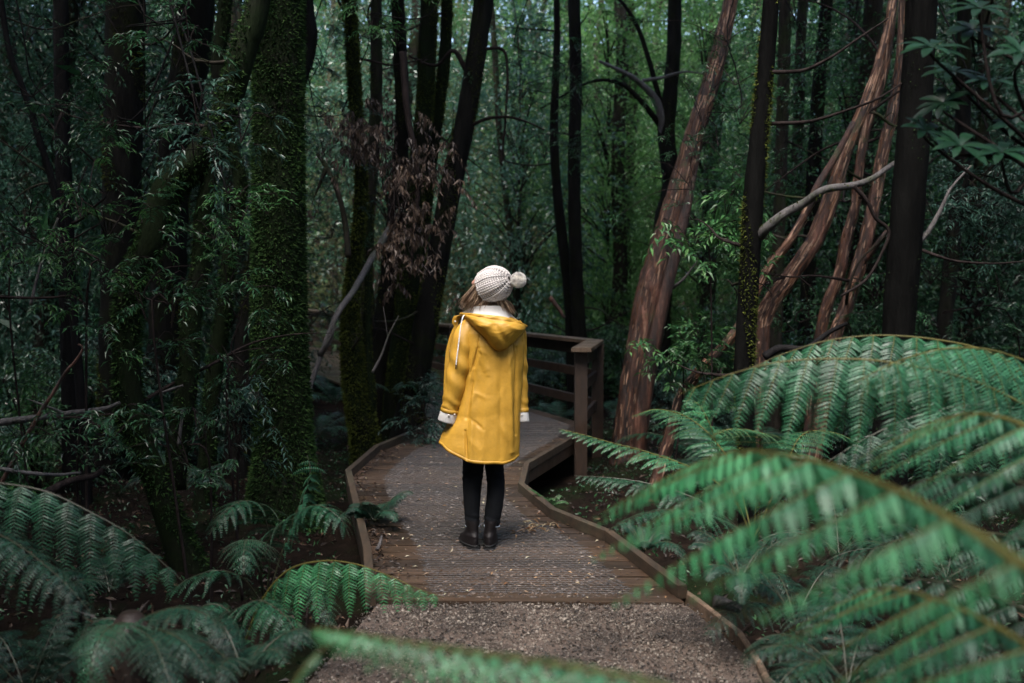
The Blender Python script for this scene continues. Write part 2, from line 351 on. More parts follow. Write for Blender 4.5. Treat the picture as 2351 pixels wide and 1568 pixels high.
# ------------------------------------------------------------------ boardwalk (setting) with kerbs and wire strip
def build_boardwalk():
    root = tag(obj('boardwalk', None), kind='structure')
    b = MB(); y = 4.74; k = 0; slope = -.028
    while y < 28.8:
        wd = .135 if k else .12
        y0, y1 = y, y + wd
        l0, l1, r0, r1 = (float(interp(t, v)) for t in (LEFT, RIGHT) for v in (y0, y1))
        zj = rng.uniform(-.002, .002) + (0.004 if k == 0 else 0)
        c = [(l0 - .02, y0 + slope * (l0)), (r0 + .02, y0 + slope * r0), (r1 + .02, y1 + slope * r1), (l1 - .02, y1 + slope * l1)]
        V = np.array([[px, py, zz + zj] for zz in (-.03, 0) for px, py in c]); 
        nsub = 1
        b.add(V, [np.array([[0, 3, 2, 1], [4, 5, 6, 7], [0, 1, 5, 4], [1, 2, 6, 5], [2, 3, 7, 6], [3, 0, 4, 7]])])
        y = y1 + .018 + rng.uniform(-.002, .003); k += 1
    obj('deck', b.mesh('deck', [M_DECK]), root)
    # bearers below the boards, dark
    for off in (.12, .5, .88):
        P = []
        for yy in (4.8, 5.9, 7.6, 9.3, 10.8, 13):
            l, r = float(interp(LEFT, yy)), float(interp(RIGHT, yy)); P.append((l + (r - l) * off, yy, -.034))
        bb = MB()
        for p, q in zip(P[:-1], P[1:]): bb.add(*beam(p, q, .09, .14))
        obj('bearer', bb.mesh('bearer', [M_RAIL]), root)
    # kerbs, one timber each
    def kerb(tab, sgn, y0, y1):
        ks = [p for p in tab if y0 <= p[0] <= y1]
        for (ya, xa), (yb, xb) in zip(ks[:-1], ks[1:]):
            d = nrm(np.array([xb - xa, yb - ya])); 
            p = np.array([xa + sgn * .03, ya - .0, .068 + rng.uniform(-.002, .002)]); q = np.array([xb + sgn * .03, yb, .068])
            kb = MB(); e_ = np.array([d[0], d[1], 0]) * .012; kb.add(*beam(p - e_, q + e_, .048, .066, ch=.003)); kb.add(*beam(p + [0, 0, -.070], q + [0, 0, -.070], .036, .10), 1)
            obj('kerb', kb.mesh('kerb', [M_KERB, M_RAIL]), root)
    kerb(LEFT, -1, 4.6, 12.1); kerb(RIGHT, 1, 4.75, 10.0)
    # wire strip: hexagonal netting of thin ribbons, plus the grit caught in it
    a, hgt = .042, .036; segs = []
    ny = int((12.3 - 4.86) / hgt)
    xs0, ys0 = -1.3, 4.86
    I, J = np.meshgrid(np.arange(ny), np.arange(60), indexing='ij')
    cx = xs0 + J * a + (I % 2) * a / 2; cyy = ys0 + I * hgt + slope * cx
    def inside(x, y):
        l, r = interp(LEFT, y), interp(RIGHT, y); w_ = r - l
        return (x > l + .17 * w_ + .02) & (x < r - .12 * w_)
    m = inside(cx, cyy); cx, cyy = cx[m], cyy[m]
    h3 = hgt / 3
    e = [((0, h3), (0, 2 * h3)), ((0, 2 * h3), (a / 2, 3 * h3)), ((0, 2 * h3), (-a / 2, 3 * h3))]
    for (ax, ay), (bx, by) in e:
        segs.append(np.stack([cx + ax, cyy + ay, cx + bx, cyy + by], -1))
    S = np.concatenate(segs); d = S[:, 2:] - S[:, :2]; n2 = nrm(np.stack([-d[:, 1], d[:, 0]], -1)) * .0012
    z = np.full(len(S), .0035)
    A = np.stack([S[:, 0] - n2[:, 0], S[:, 1] - n2[:, 1], z], -1); B = np.stack([S[:, 0], S[:, 1], z + .003], -1)
    C = np.stack([S[:, 0] + n2[:, 0], S[:, 1] + n2[:, 1], z], -1)
    A2 = np.stack([S[:, 2] - n2[:, 0], S[:, 3] - n2[:, 1], z], -1); B2 = np.stack([S[:, 2], S[:, 3], z + .0012], -1)
    C2 = np.stack([S[:, 2] + n2[:, 0], S[:, 3] + n2[:, 1], z], -1)
    V = np.stack([A, B, C, A2, B2, C2], 1).reshape(-1, 3); off = (np.arange(len(S)) * 6)[:, None, None]
    fq = (np.array([[0, 1, 4, 3], [1, 2, 5, 4]])[None] + off).reshape(-1, 4)
    obj('wire_netting', mesh_np('wire_netting', V, fq, False, [M_WIRE]), root)
    # grit, needles and leaf crumbs lying on the strip
    n_ = 24000
    y = 4.8 + 7.5 * rng.random(n_) ** 1.4; l, r = interp(LEFT, y), interp(RIGHT, y); x = l + (r - l) * rng.random(n_)
    keep = inside(x, y) | (rng.random(n_) < .12); x, y = x[keep], y[keep]; n_ = len(x)
    s = .0016 + .005 * rng.random(n_) ** 4
    T = np.array([[-.5, -1, 0], [.5, -1, 0], [.6, 1, .1], [-.4, .9, .1], [0, 0, .8]]); TF = np.array([[0, 1, 4], [1, 2, 4], [2, 3, 4], [3, 0, 4]])
    Mx = orient(rdir(n_, .05), np.tile([0, 0, 1.], (n_, 1))) * (s[:, None, None] * np.stack([np.ones(n_), rng.uniform(.8, 3, n_), np.ones(n_)], -1)[:, None, :])
    V, Fs = stamp(T, TF, Mx, np.stack([x, y, np.full(n_, .004)], -1))
    tag(obj('grit', mesh_np('grit', V, Fs, False, [M_GRIT])), 'dark grit and leaf crumbs caught in the netting on the deck', 'grit', kind='stuff')
build_boardwalk()

# edging timber of the gravel
ed = MB(); pts = [gr(1490, 1300, .03), gr(1600, 1372, .03), gr(1697, 1447, .03), gr(1745, 1520, .03), gr(1800, 1640, .03)]
for p, q in zip(pts[:-1], pts[1:]): ed.add(*beam(p, q, .028, .09))
o = obj('path_edging', ed.mesh('path_edging', [M_EDGE]))
tag(o, 'thin timber edging board along the gravel under the big fern', 'edging board')

# ------------------------------------------------------------------ railing
def build_railing():
    root = thing('timber_railing', 'dark wet timber railing with sloping cap along the far side of the boardwalk', 'railing')
    FL = [(.66, 9.62), (.90, 10.9), (-6.5, 28.9)]
    H = .95
    def cap(p, q, wd): 
        b = MB(); b.add(*beam((p[0], p[1], H), (q[0], q[1], H), wd, .04)); obj('rail_cap', b.mesh('rail_cap', [M_CAP]), root)
    cap((.655, 9.42), (.915, 10.93), .19)
    for p, q in zip(FL[1:-1], FL[2:]): cap(p, q, .17)
    def post(x, y, sx=.1):
        b = MB(); b.add(*beam((x, y, -.4), (x, y, H - .041), sx, sx, up=(0, 1, 0))); obj('post', b.mesh('post', [M_RAIL]), root)
    post(.665, 9.66, .12); post(.93, 10.86, .12)
    for t in np.arange(1, 9) / 8.4: post(FL[1][0] + (FL[2][0] - FL[1][0]) * t + .03, FL[1][1] + (FL[2][1] - FL[1][1]) * t)
    for z, ht in ((H - .05, .13), (.62, .10), (.30, .10)):
        for p, q in zip(FL[:-1], FL[1:]):
            b = MB(); b.add(*beam((p[0] + .03, p[1], z), (q[0] + .03, q[1], z), .04, ht)); obj('rail', b.mesh('rail', [M_RAIL]), root)
build_railing()

# ------------------------------------------------------------------ leaf templates
LEAF = np.array([[0, 0, 0], [-.5, .4, .12], [0, .45, 0], [.5, .4, .12], [0, 1, -.12]]); LEAF_F = np.array([[0, 3, 2], [0, 2, 1], [3, 4, 2], [2, 4, 1]])
QUAD = np.array([[0, 0, 0], [.5, .45, .08], [0, 1, -.06], [-.5, .45, .08]]); QUAD_F = np.array([[0, 1, 2, 3]])
FROND = np.array([[-.30, -.02, 0], [.30, -.02, 0], [-.5, .3, .03], [.5, .3, .03], [-.34, .7, -.03], [.34, .7, -.03], [0, 1.02, -.12]])
FROND_F = [np.array([[0, 1, 3, 2], [2, 3, 5, 4]]), np.array([[4, 5, 6]])]
BLADE = np.array([[-.5, 0, 0], [.5, 0, 0], [.1, 1, .1]]); BLADE_F = np.array([[0, 1, 2]])

def scaled(M, w, l, h=None):
    n = len(M); s = np.stack([np.broadcast_to(w, n), np.broadcast_to(l, n), np.broadcast_to(h if h is not None else l, n)], -1)
    return M * s[:, None, :]

# ------------------------------------------------------------------ trunks
def foot(p, top):
    return p
def trunk_path(px, D=None, top=None, dig=True, ext=8.0):
    """px: (x, y, width[, depth]) from top of the picture to the base; adds the length above the frame and down into the soil"""
    P = []; W = []
    for t in px:
        d = t[3] if len(t) > 3 else D
        P.append(at(t[0], t[1], d)); W.append(t[2] / F * d / 2)
    P = np.array(P)[::-1]; W = np.array(W)[::-1]                # base first
    if dig:
        g = float(ground_h(P[0][0], P[0][1]))
        if P[0][2] > g - .1:
            d = P[0] - P[1]; d = d / max(1e-6, -d[2]) if d[2] < 0 else np.array([0, 0, -1.])
            d[:2] *= .5; hgt = P[0][2] - (g - .15)
            P = np.vstack([P[0] + d * hgt, P]); W = np.concatenate([[W[0] * 1.12], W])
    if ext:
        d = nrm(P[-1] - P[-2]); Q = []; c = P[-1]; ww = []
        for k in range(4):
            d = nrm(d + np.array([0, 0, .35])); c = c + d * ext / 4; Q.append(c); ww.append(W[-1] * (1 - .17 * (k + 1)))
        P = np.vstack([P, Q]); W = np.concatenate([W, ww])
    return P, W
def trunk_mesh(P, W, mat, seed, ns=20, n=None, rough=.10, flare=.35, origin=None, name='trunk', fluted=0):
    L = np.linalg.norm(np.diff(P, axis=0), axis=1).sum(); n = n or int(max(16, L / .09))
    Q = spline(np.hstack([P, W[:, None]]), n); wv = wob(seed); wv2 = wob(seed + 99, 7)
    r = np.maximum(Q[:, 3], .004)
    s = np.linspace(0, L, n); r = r * (1 + flare * np.exp(-s / (r[0] * 2.2 + .02)))
    fib = (.028 if mat is M_RED else 0)
    def disp(t, th): return fib * (np.sin(9 * th + 2 * wv2(t * L * .8, th)) + .7 * np.sin(17 * th + 3 * wv(t * L * .9, th))) + rough * wv(t * L * .35, th) + rough * .55 * wv2(t * L * 1.6, th * 2) + fluted * np.sin(3 * th + t * 4) * (1 - t)
    return Q[:, :3], r, tube(Q[:, :3], r, ns, disp)
def moss_on(P, r, dens, size, seed, zmax=6.5, bias=None, zmin=-1):
    rg = np.random.default_rng(seed); n = len(P); T, N, B = frames(P)
    seg = np.linalg.norm(np.gradient(P, axis=0), axis=1) * r * (P[:, 2] < zmax) * (P[:, 2] > zmin)
    A = seg.sum() * 2 * math.pi; k = int(A * dens)
    if k < 5: return None
    i = rg.choice(n - 1, k, p=seg[:-1] / seg[:-1].sum()); f = rg.random(k)[:, None]
    c = P[i] * (1 - f) + P[i + 1] * f; rr = r[i]; th = rg.uniform(0, 2 * np.pi, k)
    if bias is not None:
        keep = (np.sin(th * 2 + c[:, 2] * 3 + seed) + np.sin(c[:, 2] * 5.3 + th) > bias); c, th, rr, i = c[keep], th[keep], rr[keep], i[keep]; k = len(c)
    out = np.cos(th)[:, None] * N[i] + np.sin(th)[:, None] * B[i]
    pos = c + out * rr[:, None] * .97
    d = nrm(out + rg.normal(scale=.5, size=(k, 3)) + np.array([0, 0, -.25])); M = orient(d, nrm(rg.normal(size=(k, 3))))
    l = size * rg.uniform(.5, 1.5, k)
    return stamp(BLADE, BLADE_F, scaled(M, l * .4, l), pos)

CROWNS = []   # shared canopy meshes, filled below
def leaf_cloud(nclump, per, ext, leaf, flat, rg, tmpl='quad', shape='ell', clump=.45, droop=.4):
    """leaves gathered in flattened sprays through an ellipsoid ext=(x,y,z)"""
    c = rg.normal(size=(nclump, 3)); c = c / np.linalg.norm(c, axis=1)[:, None] * (rg.random(nclump)[:, None] ** .42) * np.array(ext)
    if shape == 'col': c = np.stack([rg.uniform(-1, 1, nclump) * ext[0] * .8, rg.uniform(-1, 1, nclump) * ext[1] * .8, rg.uniform(-1, 1, nclump) * ext[2]], -1)
    n = nclump * per
    sz = rg.uniform(.5, 1.4, nclump)
    dirs = rg.normal(size=(nclump, 3)); dirs[:, 2] *= .3; dirs = nrm(dirs + nrm(c) * .8)
    # each clump: a few twigs fanning out from its centre
    tw = rg.integers(0, 7, n); ci = np.repeat(np.arange(nclump), per)
    tdir = nrm(dirs[ci] + rg.normal(size=(nclump, 7, 3))[ci, tw] * np.array([.7, .7, .35]))
    t = rg.random(n) ** .7
    pos = c[ci] + tdir * (t * clump * sz[ci])[:, None] + rg.normal(scale=clump * .11, size=(n, 3)) * [1, 1, .6]
    pos[:, 2] -= droop * clump * sz[ci] * t * t
    d = nrm(tdir + rg.normal(scale=.6, size=(n, 3)) + [0, 0, -.35]); nr_ = nrm(rg.normal(scale=.45, size=(n, 3)) + [0, 0, 1])
    l = leaf * rg.uniform(.6, 1.35, n); M = scaled(orient(d, nr_), l * .38, l)
    T = (QUAD, QUAD_F) if tmpl == 'quad' else (LEAF, LEAF_F)
    return stamp(T[0], T[1], M, pos), c
rgc = np.random.default_rng(21)
for k in range(4):
    (V, Fs), c = leaf_cloud(170, 42, (2.3, 2.3, 1.6), .15, .4, rgc, clump=.95)
    b = MB(); b.add(V, Fs, 0)
    for q in c[::3]: b.add(*tube(spline([[0, 0, -2.0], q * .35 + [0, 0, -.5], q], 6), np.linspace(.05, .01, 6), 4), 1)
    CROWNS.append(b.mesh('crown', [M_LEAF, M_BARK_PLAIN]))

TREES = []; ALLT = []
def tree(name, label, cat, px, D, mat, seed, moss=None, ns=20, crown=True, limbs=(), group=None, rough=.10, flare=.35, ext=8.0, crown_dx=(0, 0), cs=1.0, bare_top=False):
    P, W = trunk_path(px, D, ext=ext)
    root = thing(name, label, cat, P[0], group)
    Q, r, (V, Fs) = trunk_mesh(P, W, mat, seed, ns, rough=rough, flare=flare)
    b = MB(); b.add(V, Fs, 0)
    obj('trunk', b.mesh('trunk', [mat], True, P[0]), root)
    mb = MB(); has = False
    if mat is M_RED:      # strips of bark peeling along the stem
        rg = np.random.default_rng(seed); n_ = len(Q); k = int(1500 * np.sum(np.linalg.norm(np.gradient(Q, axis=0), axis=1) * r * (Q[:, 2] < 6)) * 6.3 ** .5); T_, N_, B_ = frames(Q)
        i = rg.integers(0, max(2, int(n_ * .75)), k); th = rg.uniform(0, 6.283, k); out = np.cos(th)[:, None] * N_[i] + np.sin(th)[:, None] * B_[i]
        ln = rg.uniform(.03, .2, k); d = nrm(T_[i] * rg.choice([-1, 1], k)[:, None] + out * rg.uniform(-.01, .10, k)[:, None] + rg.normal(scale=.03, size=(k, 3)))
        ST = np.array([[-.5, 0, 0], [.5, 0, 0], [-.4, .5, .05], [.55, .5, .05], [0, 1, .0]]); SF = [np.array([[0, 1, 3, 2]]), np.array([[2, 3, 4]])]
        pb = MB(); pb.add(*stamp(ST, SF, scaled(orient(d, out), rg.uniform(.004, .015, k), ln, .05), Q[i] + out * (r[i] * 1.0)[:, None])); obj('peeling_bark', pb.mesh('peeling_bark', [M_STRIP], False, P[0]), root)
    if moss:
        mm, dens, size, bias = moss
        r_ = moss_on(Q, r, dens, size, seed, bias=bias)
        if r_: mb.add(*r_); has = True
    for k, lm in enumerate(limbs):
        pts, wd, lmat, lmoss = lm
        LP = np.array([at(*p[:3]) for p in pts]); n = max(10, int(len(pts) * 7))
        LW = np.linspace(wd[0], wd[1], len(pts)); Q2 = spline(np.hstack([LP, LW[:, None]]), n)
        wv = wob(seed + k * 7 + 3)
        lb = MB(); lb.add(*tube(Q2[:, :3], np.maximum(Q2[:, 3], .002), 8, lambda t, th: .15 * wv(t * 2, th)))
        obj('branch', lb.mesh('branch', [lmat], True, P[0]), root)
        if lmoss:
            r_ = moss_on(Q2[:, :3], Q2[:, 3], lmoss, .02, seed + k)
            if r_: mb.add(*r_); has = True
    # thin dead side branches with twigs
    rgs = np.random.default_rng(seed * 31 + 5); nb = 0 if seed in (45, 34, 11) else 4
    dist = P[0][1]
    for k in range(nb):
        cand = np.where((Q[:, 2] > .7) & (Q[:, 2] < 1.5 + .36 * dist))[0]
        if len(cand) < 4: break
        i = int(rgs.choice(cand)); a_ = rgs.uniform(0, 6.283); d = nrm(np.array([math.cos(a_), math.sin(a_) * .6, rgs.uniform(-.3, .8)])); Lb = rgs.uniform(.5, 1.7)
        pts_ = [Q[i]]; dd = d.copy()
        for q in range(5): dd = nrm(dd + rgs.normal(scale=.28, size=3)); pts_.append(pts_[-1] + dd * Lb / 5)
        BQ = spline(np.array(pts_), 22); bb = MB(); r0 = min(.016, r[i] * .4); bb.add(*tube(BQ, np.linspace(r0, .002, 22), 6))
        for q in range(5):
            j = int(rgs.integers(6, 21)); dt = nrm(rgs.normal(size=3) + dd * .6); lt = rgs.uniform(.1, .4) * Lb * .6
            bb.add(*tube(spline([BQ[j], BQ[j] + dt * lt * .5 + rgs.normal(0, .02, 3), BQ[j] + dt * lt + [0, 0, -.03]], 7), np.linspace(r0 * .4, .0012, 7), 4))
        obj('branch', bb.mesh('branch', [M_TWIG if k % 2 else M_BARK_FAR], True, P[0]), root)
    if has: obj('moss', mb.mesh('moss', [moss[0] if moss else M_MOSS], False, P[0]), root)
    if crown:
        c = obj('crown', CROWNS[seed % 4], root, tuple(P[-1] - P[0] + np.array([crown_dx[0], crown_dx[1], .3])))
        c.rotation_euler = (0, 0, seed * 1.7); c.scale = (cs, cs, cs)
    TREES.append((P, W)); ALLT.append(root); return root

G, GD = M_MOSS, M_MOSS_D
# big mossy trunk left of centre
tree('mossy_tree', 'thickest straight trunk on the left, furred with dark green moss to the ground', 'tree',
     [(640, -30, 108), (639, 200, 110), (640, 400, 112), (640, 600, 116), (642, 800, 122), (650, 980, 128), (652, 1060, 136), (654, 1135, 160)], 7.6, M_BARK_MOSS, 11,
     (GD, 7500, .03, None), ns=36, flare=.12, rough=.04)
# leaning, twisted trunk behind it
tree('leaning_mossy_tree', 'leaning mossy trunk with a sharp elbow halfway, crossing behind the thickest trunk', 'tree',
     [(598, -20, 52), (565, 100, 56), (535, 200, 58), (505, 285, 62), (455, 365, 70), (400, 410, 74), (368, 480, 66), (345, 560, 62), (305, 640, 62), (290, 760, 62), (292, 900, 66), (318, 1010, 66), (352, 1090, 58), (385, 1180, 64), (420, 1270, 74), (445, 1330, 86)],
     6.3, M_BARK_MOSS, 12, (GD, 5000, .028, -.3), ns=24, rough=.07, flare=.15,
     limbs=[([(500, 340, 6.3), (470, 480, 6.35), (462, 600, 6.4), (440, 720, 6.4), (432, 860, 6.4), (412, 1000, 6.4), (400, 1120, 6.4)], (.06, .075), M_BARK_MOSS, 2200)])
tree('slender_mossy_tree', 'slender mossy stem close against the left side of the thickest trunk', 'tree',
     [(520, -20, 30), (500, 150, 32), (520, 300, 30), (552, 420, 30), (530, 560, 34), (515, 700, 36), (492, 850, 38), (480, 1000, 40), (470, 1120, 44)], 8.2, M_BARK_MOSS, 13, (GD, 2600, .028, -.2))
tree('dark_bare_tree', 'broad dark trunk with yellow moss up its left edge, left of the elbowed trunk', 'tree',
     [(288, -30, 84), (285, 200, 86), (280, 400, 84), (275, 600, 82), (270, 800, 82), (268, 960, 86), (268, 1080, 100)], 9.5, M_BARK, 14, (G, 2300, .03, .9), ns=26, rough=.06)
tree('dark_bare_tree', 'second broad dark trunk, seen between the elbowed trunk and the broad one left of it', 'tree',
     [(452, -30, 84), (440, 120, 82), (418, 260, 80), (400, 400, 76), (388, 600, 76), (380, 800, 80), (372, 1000, 90)], 10.5, M_BARK, 15, (G, 1600, .03, .9), ns=24)
tree('dark_straight_tree', 'narrow straight dark trunk nearest the left edge of the forest', 'tree',
     [(138, -30, 32), (142, 200, 33), (146, 400, 35), (152, 600, 37), (158, 780, 38), (165, 1000, 44)], 8.5, M_BARK_PLAIN, 16, None)
tree('thin_leaning_tree', 'thin dark pole leaning right above the ferns, crossing the narrow straight trunk', 'tree',
     [(5, 20, 12), (22, 120, 13), (55, 210, 14), (90, 320, 15), (122, 425, 16), (150, 560, 18), (172, 760, 20), (190, 980, 22)], 8.0, M_BARK_PLAIN, 17, None, crown=False, ext=2)
tree('dark_bare_tree', 'dark forked trunk between the elbowed trunk and the thickest trunk', 'tree',
     [(700, -20, 34), (705, 120, 36), (612, 420, 34), (585, 620, 40), (560, 800, 46), (548, 950, 52)], 9.6, M_BARK, 18, (G, 1300, .028, .6))
# centre-left group
tree('yellow_mossy_tree', 'thin trunk bright with yellow moss standing before the dead foliage', 'tree',
     [(800, -20, 28), (806, 60, 28), (814, 200, 28), (824, 350, 26), (829, 450, 26), (817, 575, 28), (808, 650, 32), (806, 760, 44), (815, 880, 56), (838, 1010, 66)], 10.0, M_BARK_MOSS, 21, (G, 7000, .03, None), rough=.1, flare=.2,
     limbs=[([(838, 1000, 10.00), (850, 920, 10.00), (842, 800, 10.10), (846, 650, 10.40), (850, 450, 10.80)], (.07, .03), M_BARK_MOSS, 3000)])
tree('grey_mossy_tree', 'grey mossy trunk in the middle distance right of the yellow mossy one', 'tree',
     [(864, -20, 26), (864, 150, 27), (862, 275, 28), (850, 450, 28), (842, 600, 30), (850, 800, 34), (866, 900, 40)], 12.5, M_BARK_FAR, 22, (G, 900, .03, .2))
tree('dark_bare_tree', 'dark trunk rising left of the dead foliage and running down behind it to the deck', 'tree',
     [(912, -20, 30), (920, 150, 32), (924, 250, 34), (918, 400, 36), (905, 560, 48), (895, 700, 62), (880, 850, 66), (874, 980, 74)], 12.3, M_BARK, 23, (G, 800, .03, .3))
tree('green_mossy_tree', 'moss-coated trunk of the leaning pair above the dead foliage, the thicker one', 'tree',
     [(986, -20, 38), (980, 150, 40), (974, 260, 40), (958, 400, 42), (945, 560, 46), (930, 740, 56), (915, 930, 66)], 11.8, M_BARK_MOSS, 24, (G, 5600, .022, -.2))
tree('green_mossy_tree', 'thinner moss-coated trunk close beside the thicker one above the dead foliage', 'tree',
     [(1026, -20, 26), (1022, 125, 27), (1006, 250, 28), (990, 370, 28), (975, 500, 30), (960, 640, 30), (948, 800, 34), (938, 960, 40)], 12.0, M_BARK_MOSS, 25, (G, 3200, .03, 0))
tree('curved_mossy_tree', 'large curving trunk leaning right above the deck, moss on its upper half', 'tree',
     [(1113, -30, 44), (1100, 80, 44), (1085, 180, 44), (1064, 300, 46), (1036, 425, 50), (1004, 600, 52), (978, 740, 56), (955, 880, 60), (935, 990, 70)], 11.2, M_BARK, 26, (G, 2600, .026, .2), ns=26, rough=.05,
     limbs=[([(1064, 300, 11.20), (1110, 275, 11.10), (1160, 268, 11.00), (1205, 278, 11.00), (1250, 298, 11.00)], (.022, .008), M_TWIG, 0),
            ([(1070, 160, 11.20), (1040, 116, 11.20), (1000, 150, 11.30), (940, 130, 11.40)], (.03, .012), M_TWIG, 0),
            ([(1085, 118, 11.20), (1150, 112, 11.10), (1165, 160, 11.10), (1160, 280, 11.10), (1150, 380, 11.10)], (.02, .01), M_TWIG, 0)])
# centre-right
tree('twin_tree', 'left stem of the two dark trunks behind the railing corner', 'tree',
     [(1278, -20, 14), (1278, 120, 15), (1272, 300, 20), (1280, 450, 22), (1298, 600, 25), (1310, 720, 28), (1318, 860, 34)], 14.5, M_BARK, 31, None)
tree('twin_tree', 'right and straighter stem of the two dark trunks behind the railing corner', 'tree',
     [(1318, -20, 27), (1322, 200, 28), (1318, 400, 29), (1322, 600, 30), (1330, 760, 33), (1336, 870, 38)], 14.0, M_BARK, 32, None)
tree('forked_tree', 'dark twisted tree with pale wet limbs behind the red leaning trunk', 'tree',
     [(1550, -20, 30), (1545, 150, 32), (1530, 300, 38), (1540, 420, 40), (1522, 520, 42), (1520, 640, 44), (1512, 860, 52)], 15, M_BARK, 33, (G, 500, .03, .4), rough=.14,
     limbs=[([(1528, 330, 15), (1510, 240, 14.9), (1480, 200, 14.8), (1440, 170, 14.7), (1375, 140, 14.6)], (.075, .02), M_LICHEN, 0),
            ([(1532, 300, 15), (1515, 230, 15), (1475, 90, 15), (1440, 20, 15), (1400, -20, 15)], (.05, .02), M_BARK, 0),
            ([(1518, 290, 15), (1470, 230, 14.8), (1420, 190, 14.8), (1350, 190, 14.8), (1240, 250, 14.8)], (.05, .012), M_BARK, 0),
            ([(1475, 185, 14.8), (1520, 178, 14.8), (1570, 165, 14.8), (1620, 170, 14.8)], (.03, .01), M_LICHEN, 0)])
tree('red_bark_tree', 'thick leaning trunk of peeling reddish bark beside the railing corner', 'tree',
     [(1685, -40, 30), (1660, 80, 35), (1632, 190, 39), (1600, 290, 42), (1578, 370, 48), (1548, 480, 56), (1518, 590, 65), (1496, 680, 74), (1480, 780, 77), (1462, 880, 74), (1448, 980, 72), (1444, 1030, 76)], 10.4, M_RED, 34, None, ns=36, rough=.09, flare=.15,
     limbs=[([(1462, 1120, 10.30), (1464, 1050, 10.28), (1470, 980, 10.25), (1488, 860, 10.22), (1512, 740, 10.22), (1545, 600, 10.25), (1580, 450, 10.35), (1600, 330, 10.40)], (.105, .05), M_RED, 0),
            ([(1545, 660, 10.30), (1570, 640, 10.20), (1600, 600, 10.10)], (.02, .006), M_LICHEN, 0)])
tree('mossy_edge_tree', 'dark trunk with light moss down its right edge, right of the red leaning trunk', 'tree',
     [(1772, -30, 35), (1763, 100, 37), (1752, 220, 40), (1740, 340, 42), (1730, 450, 46), (1722, 600, 46), (1714, 740, 46), (1708, 860, 46), (1714, 1000, 40)], 6.6, M_BLACK, 35, (G, 6500, .021, .3), ns=26, rough=.06,
     limbs=[([(1760, 165, 6.6), (1800, 165, 6.5), (1850, 160, 6.4), (1910, 130, 6.3), (1968, 90, 6.3), (2040, 42, 6.3)], (.016, .005), M_TWIG, 0),
            ([(1768, 284, 6.6), (1848, 280, 6.5), (1893, 270, 6.4), (1968, 245, 6.3), (2018, 225, 6.2), (2072, 190, 6.2)], (.014, .005), M_TWIG, 0),
            ([(1740, 545, 6.6), (1765, 520, 6.5), (1800, 492, 6.45), (1848, 465, 6.4), (1893, 435, 6.3), (1948, 427, 6.4), (1998, 412, 6.45), (2055, 374, 6.5), (2110, 340, 6.6)], (.036, .014), M_LICHEN, 500),
            ([(1960, 428, 6.2), (1990, 460, 6.2), (2010, 500, 6.2), (2040, 528, 6.2), (2030, 570, 6.2), (1990, 640, 6.2), (1930, 680, 6.2)], (.014, .008), M_TWIG, 0)])
tree('red_leaning_tree', 'upright pale red stem of the leaning cluster, second from its right', 'tree',
     [(2052, -30, 20), (2035, 125, 20), (2018, 200, 22), (1993, 275, 22), (1978, 350, 20), (1968, 425, 20), (1963, 475, 22), (1943, 550, 24), (1928, 625, 24), (1900, 700, 24), (1882, 790, 26)], 9.2, M_RED, 41, None, rough=.14)
tree('red_leaning_tree', 'rightmost pale red stem of the leaning cluster, just left of the big black trunk', 'tree',
     [(2078, -30, 24), (2068, 150, 24), (2045, 275, 24), (2022, 375, 26), (2010, 450, 28), (1988, 550, 30), (1963, 640, 30), (1938, 720, 30), (1915, 790, 30)], 8.9, M_RED, 42, None, rough=.12,
     limbs=[([(1975, 610, 8.9), (2000, 580, 8.8), (2030, 540, 8.7), (2070, 500, 8.7)], (.03, .02), M_RED, 0)])
tree('red_leaning_tree', 'strongly bowed reddish trunk of the leaning cluster, mossy in its middle', 'tree',
     [(2040, 60, 18), (2014, 160, 20), (1983, 250, 24), (1948, 330, 28), (1925, 400, 32), (1900, 480, 36), (1870, 550, 38), (1835, 605, 36), (1800, 655, 36), (1770, 695, 38), (1750, 740, 40), (1742, 800, 44)], 8.6, M_RED, 43, (G, 500, .02, .9), rough=.10, crown=False, ext=3)
tree('red_leaning_tree', 'thinnest reddish pole of the leaning cluster, crossing low to the mossy-edged trunk', 'tree',
     [(1960, 280, 12), (1918, 360, 15), (1878, 425, 16), (1848, 490, 16), (1808, 560, 17), (1768, 610, 18), (1743, 655, 18), (1690, 760, 22), (1600, 860, 24), (1560, 930, 26)], 8.4, M_RED, 44, None, crown=False, ext=0)
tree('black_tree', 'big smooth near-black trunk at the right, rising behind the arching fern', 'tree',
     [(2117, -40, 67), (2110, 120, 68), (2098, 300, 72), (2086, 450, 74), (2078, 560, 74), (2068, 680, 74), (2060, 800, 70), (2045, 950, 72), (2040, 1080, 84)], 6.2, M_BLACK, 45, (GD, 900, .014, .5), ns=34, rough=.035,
     limbs=[([(2100, 560, 6.2), (2125, 540, 6.2), (2150, 500, 6.2), (2165, 470, 6.2), (2185, 430, 6.2), (2230, 380, 6.2)], (.02, .006), M_LICHEN, 0),
            ([(2105, 570, 6.2), (2160, 590, 6.1), (2200, 600, 6.1), (2280, 605, 6.0), (2351, 600, 6)], (.012, .004), M_TWIG, 0)])
tree('dark_bare_tree', 'dark upright trunk seen beyond the blue-green bush at the far right', 'tree',
     [(2215, -20, 30), (2212, 200, 32), (2208, 400, 34), (2196, 480, 34), (2180, 640, 34), (2165, 780, 36), (2160, 860, 38)], 10.5, M_BARK, 46, None)
tree('dark_bare_tree', 'dark trunk between the mossy-edged trunk and the red leaning cluster', 'tree',
     [(1900, -20, 26), (1880, 200, 30), (1868, 400, 32), (1858, 600, 32), (1850, 760, 34)], 13, M_BARK, 47, (G, 500, .03, .5))
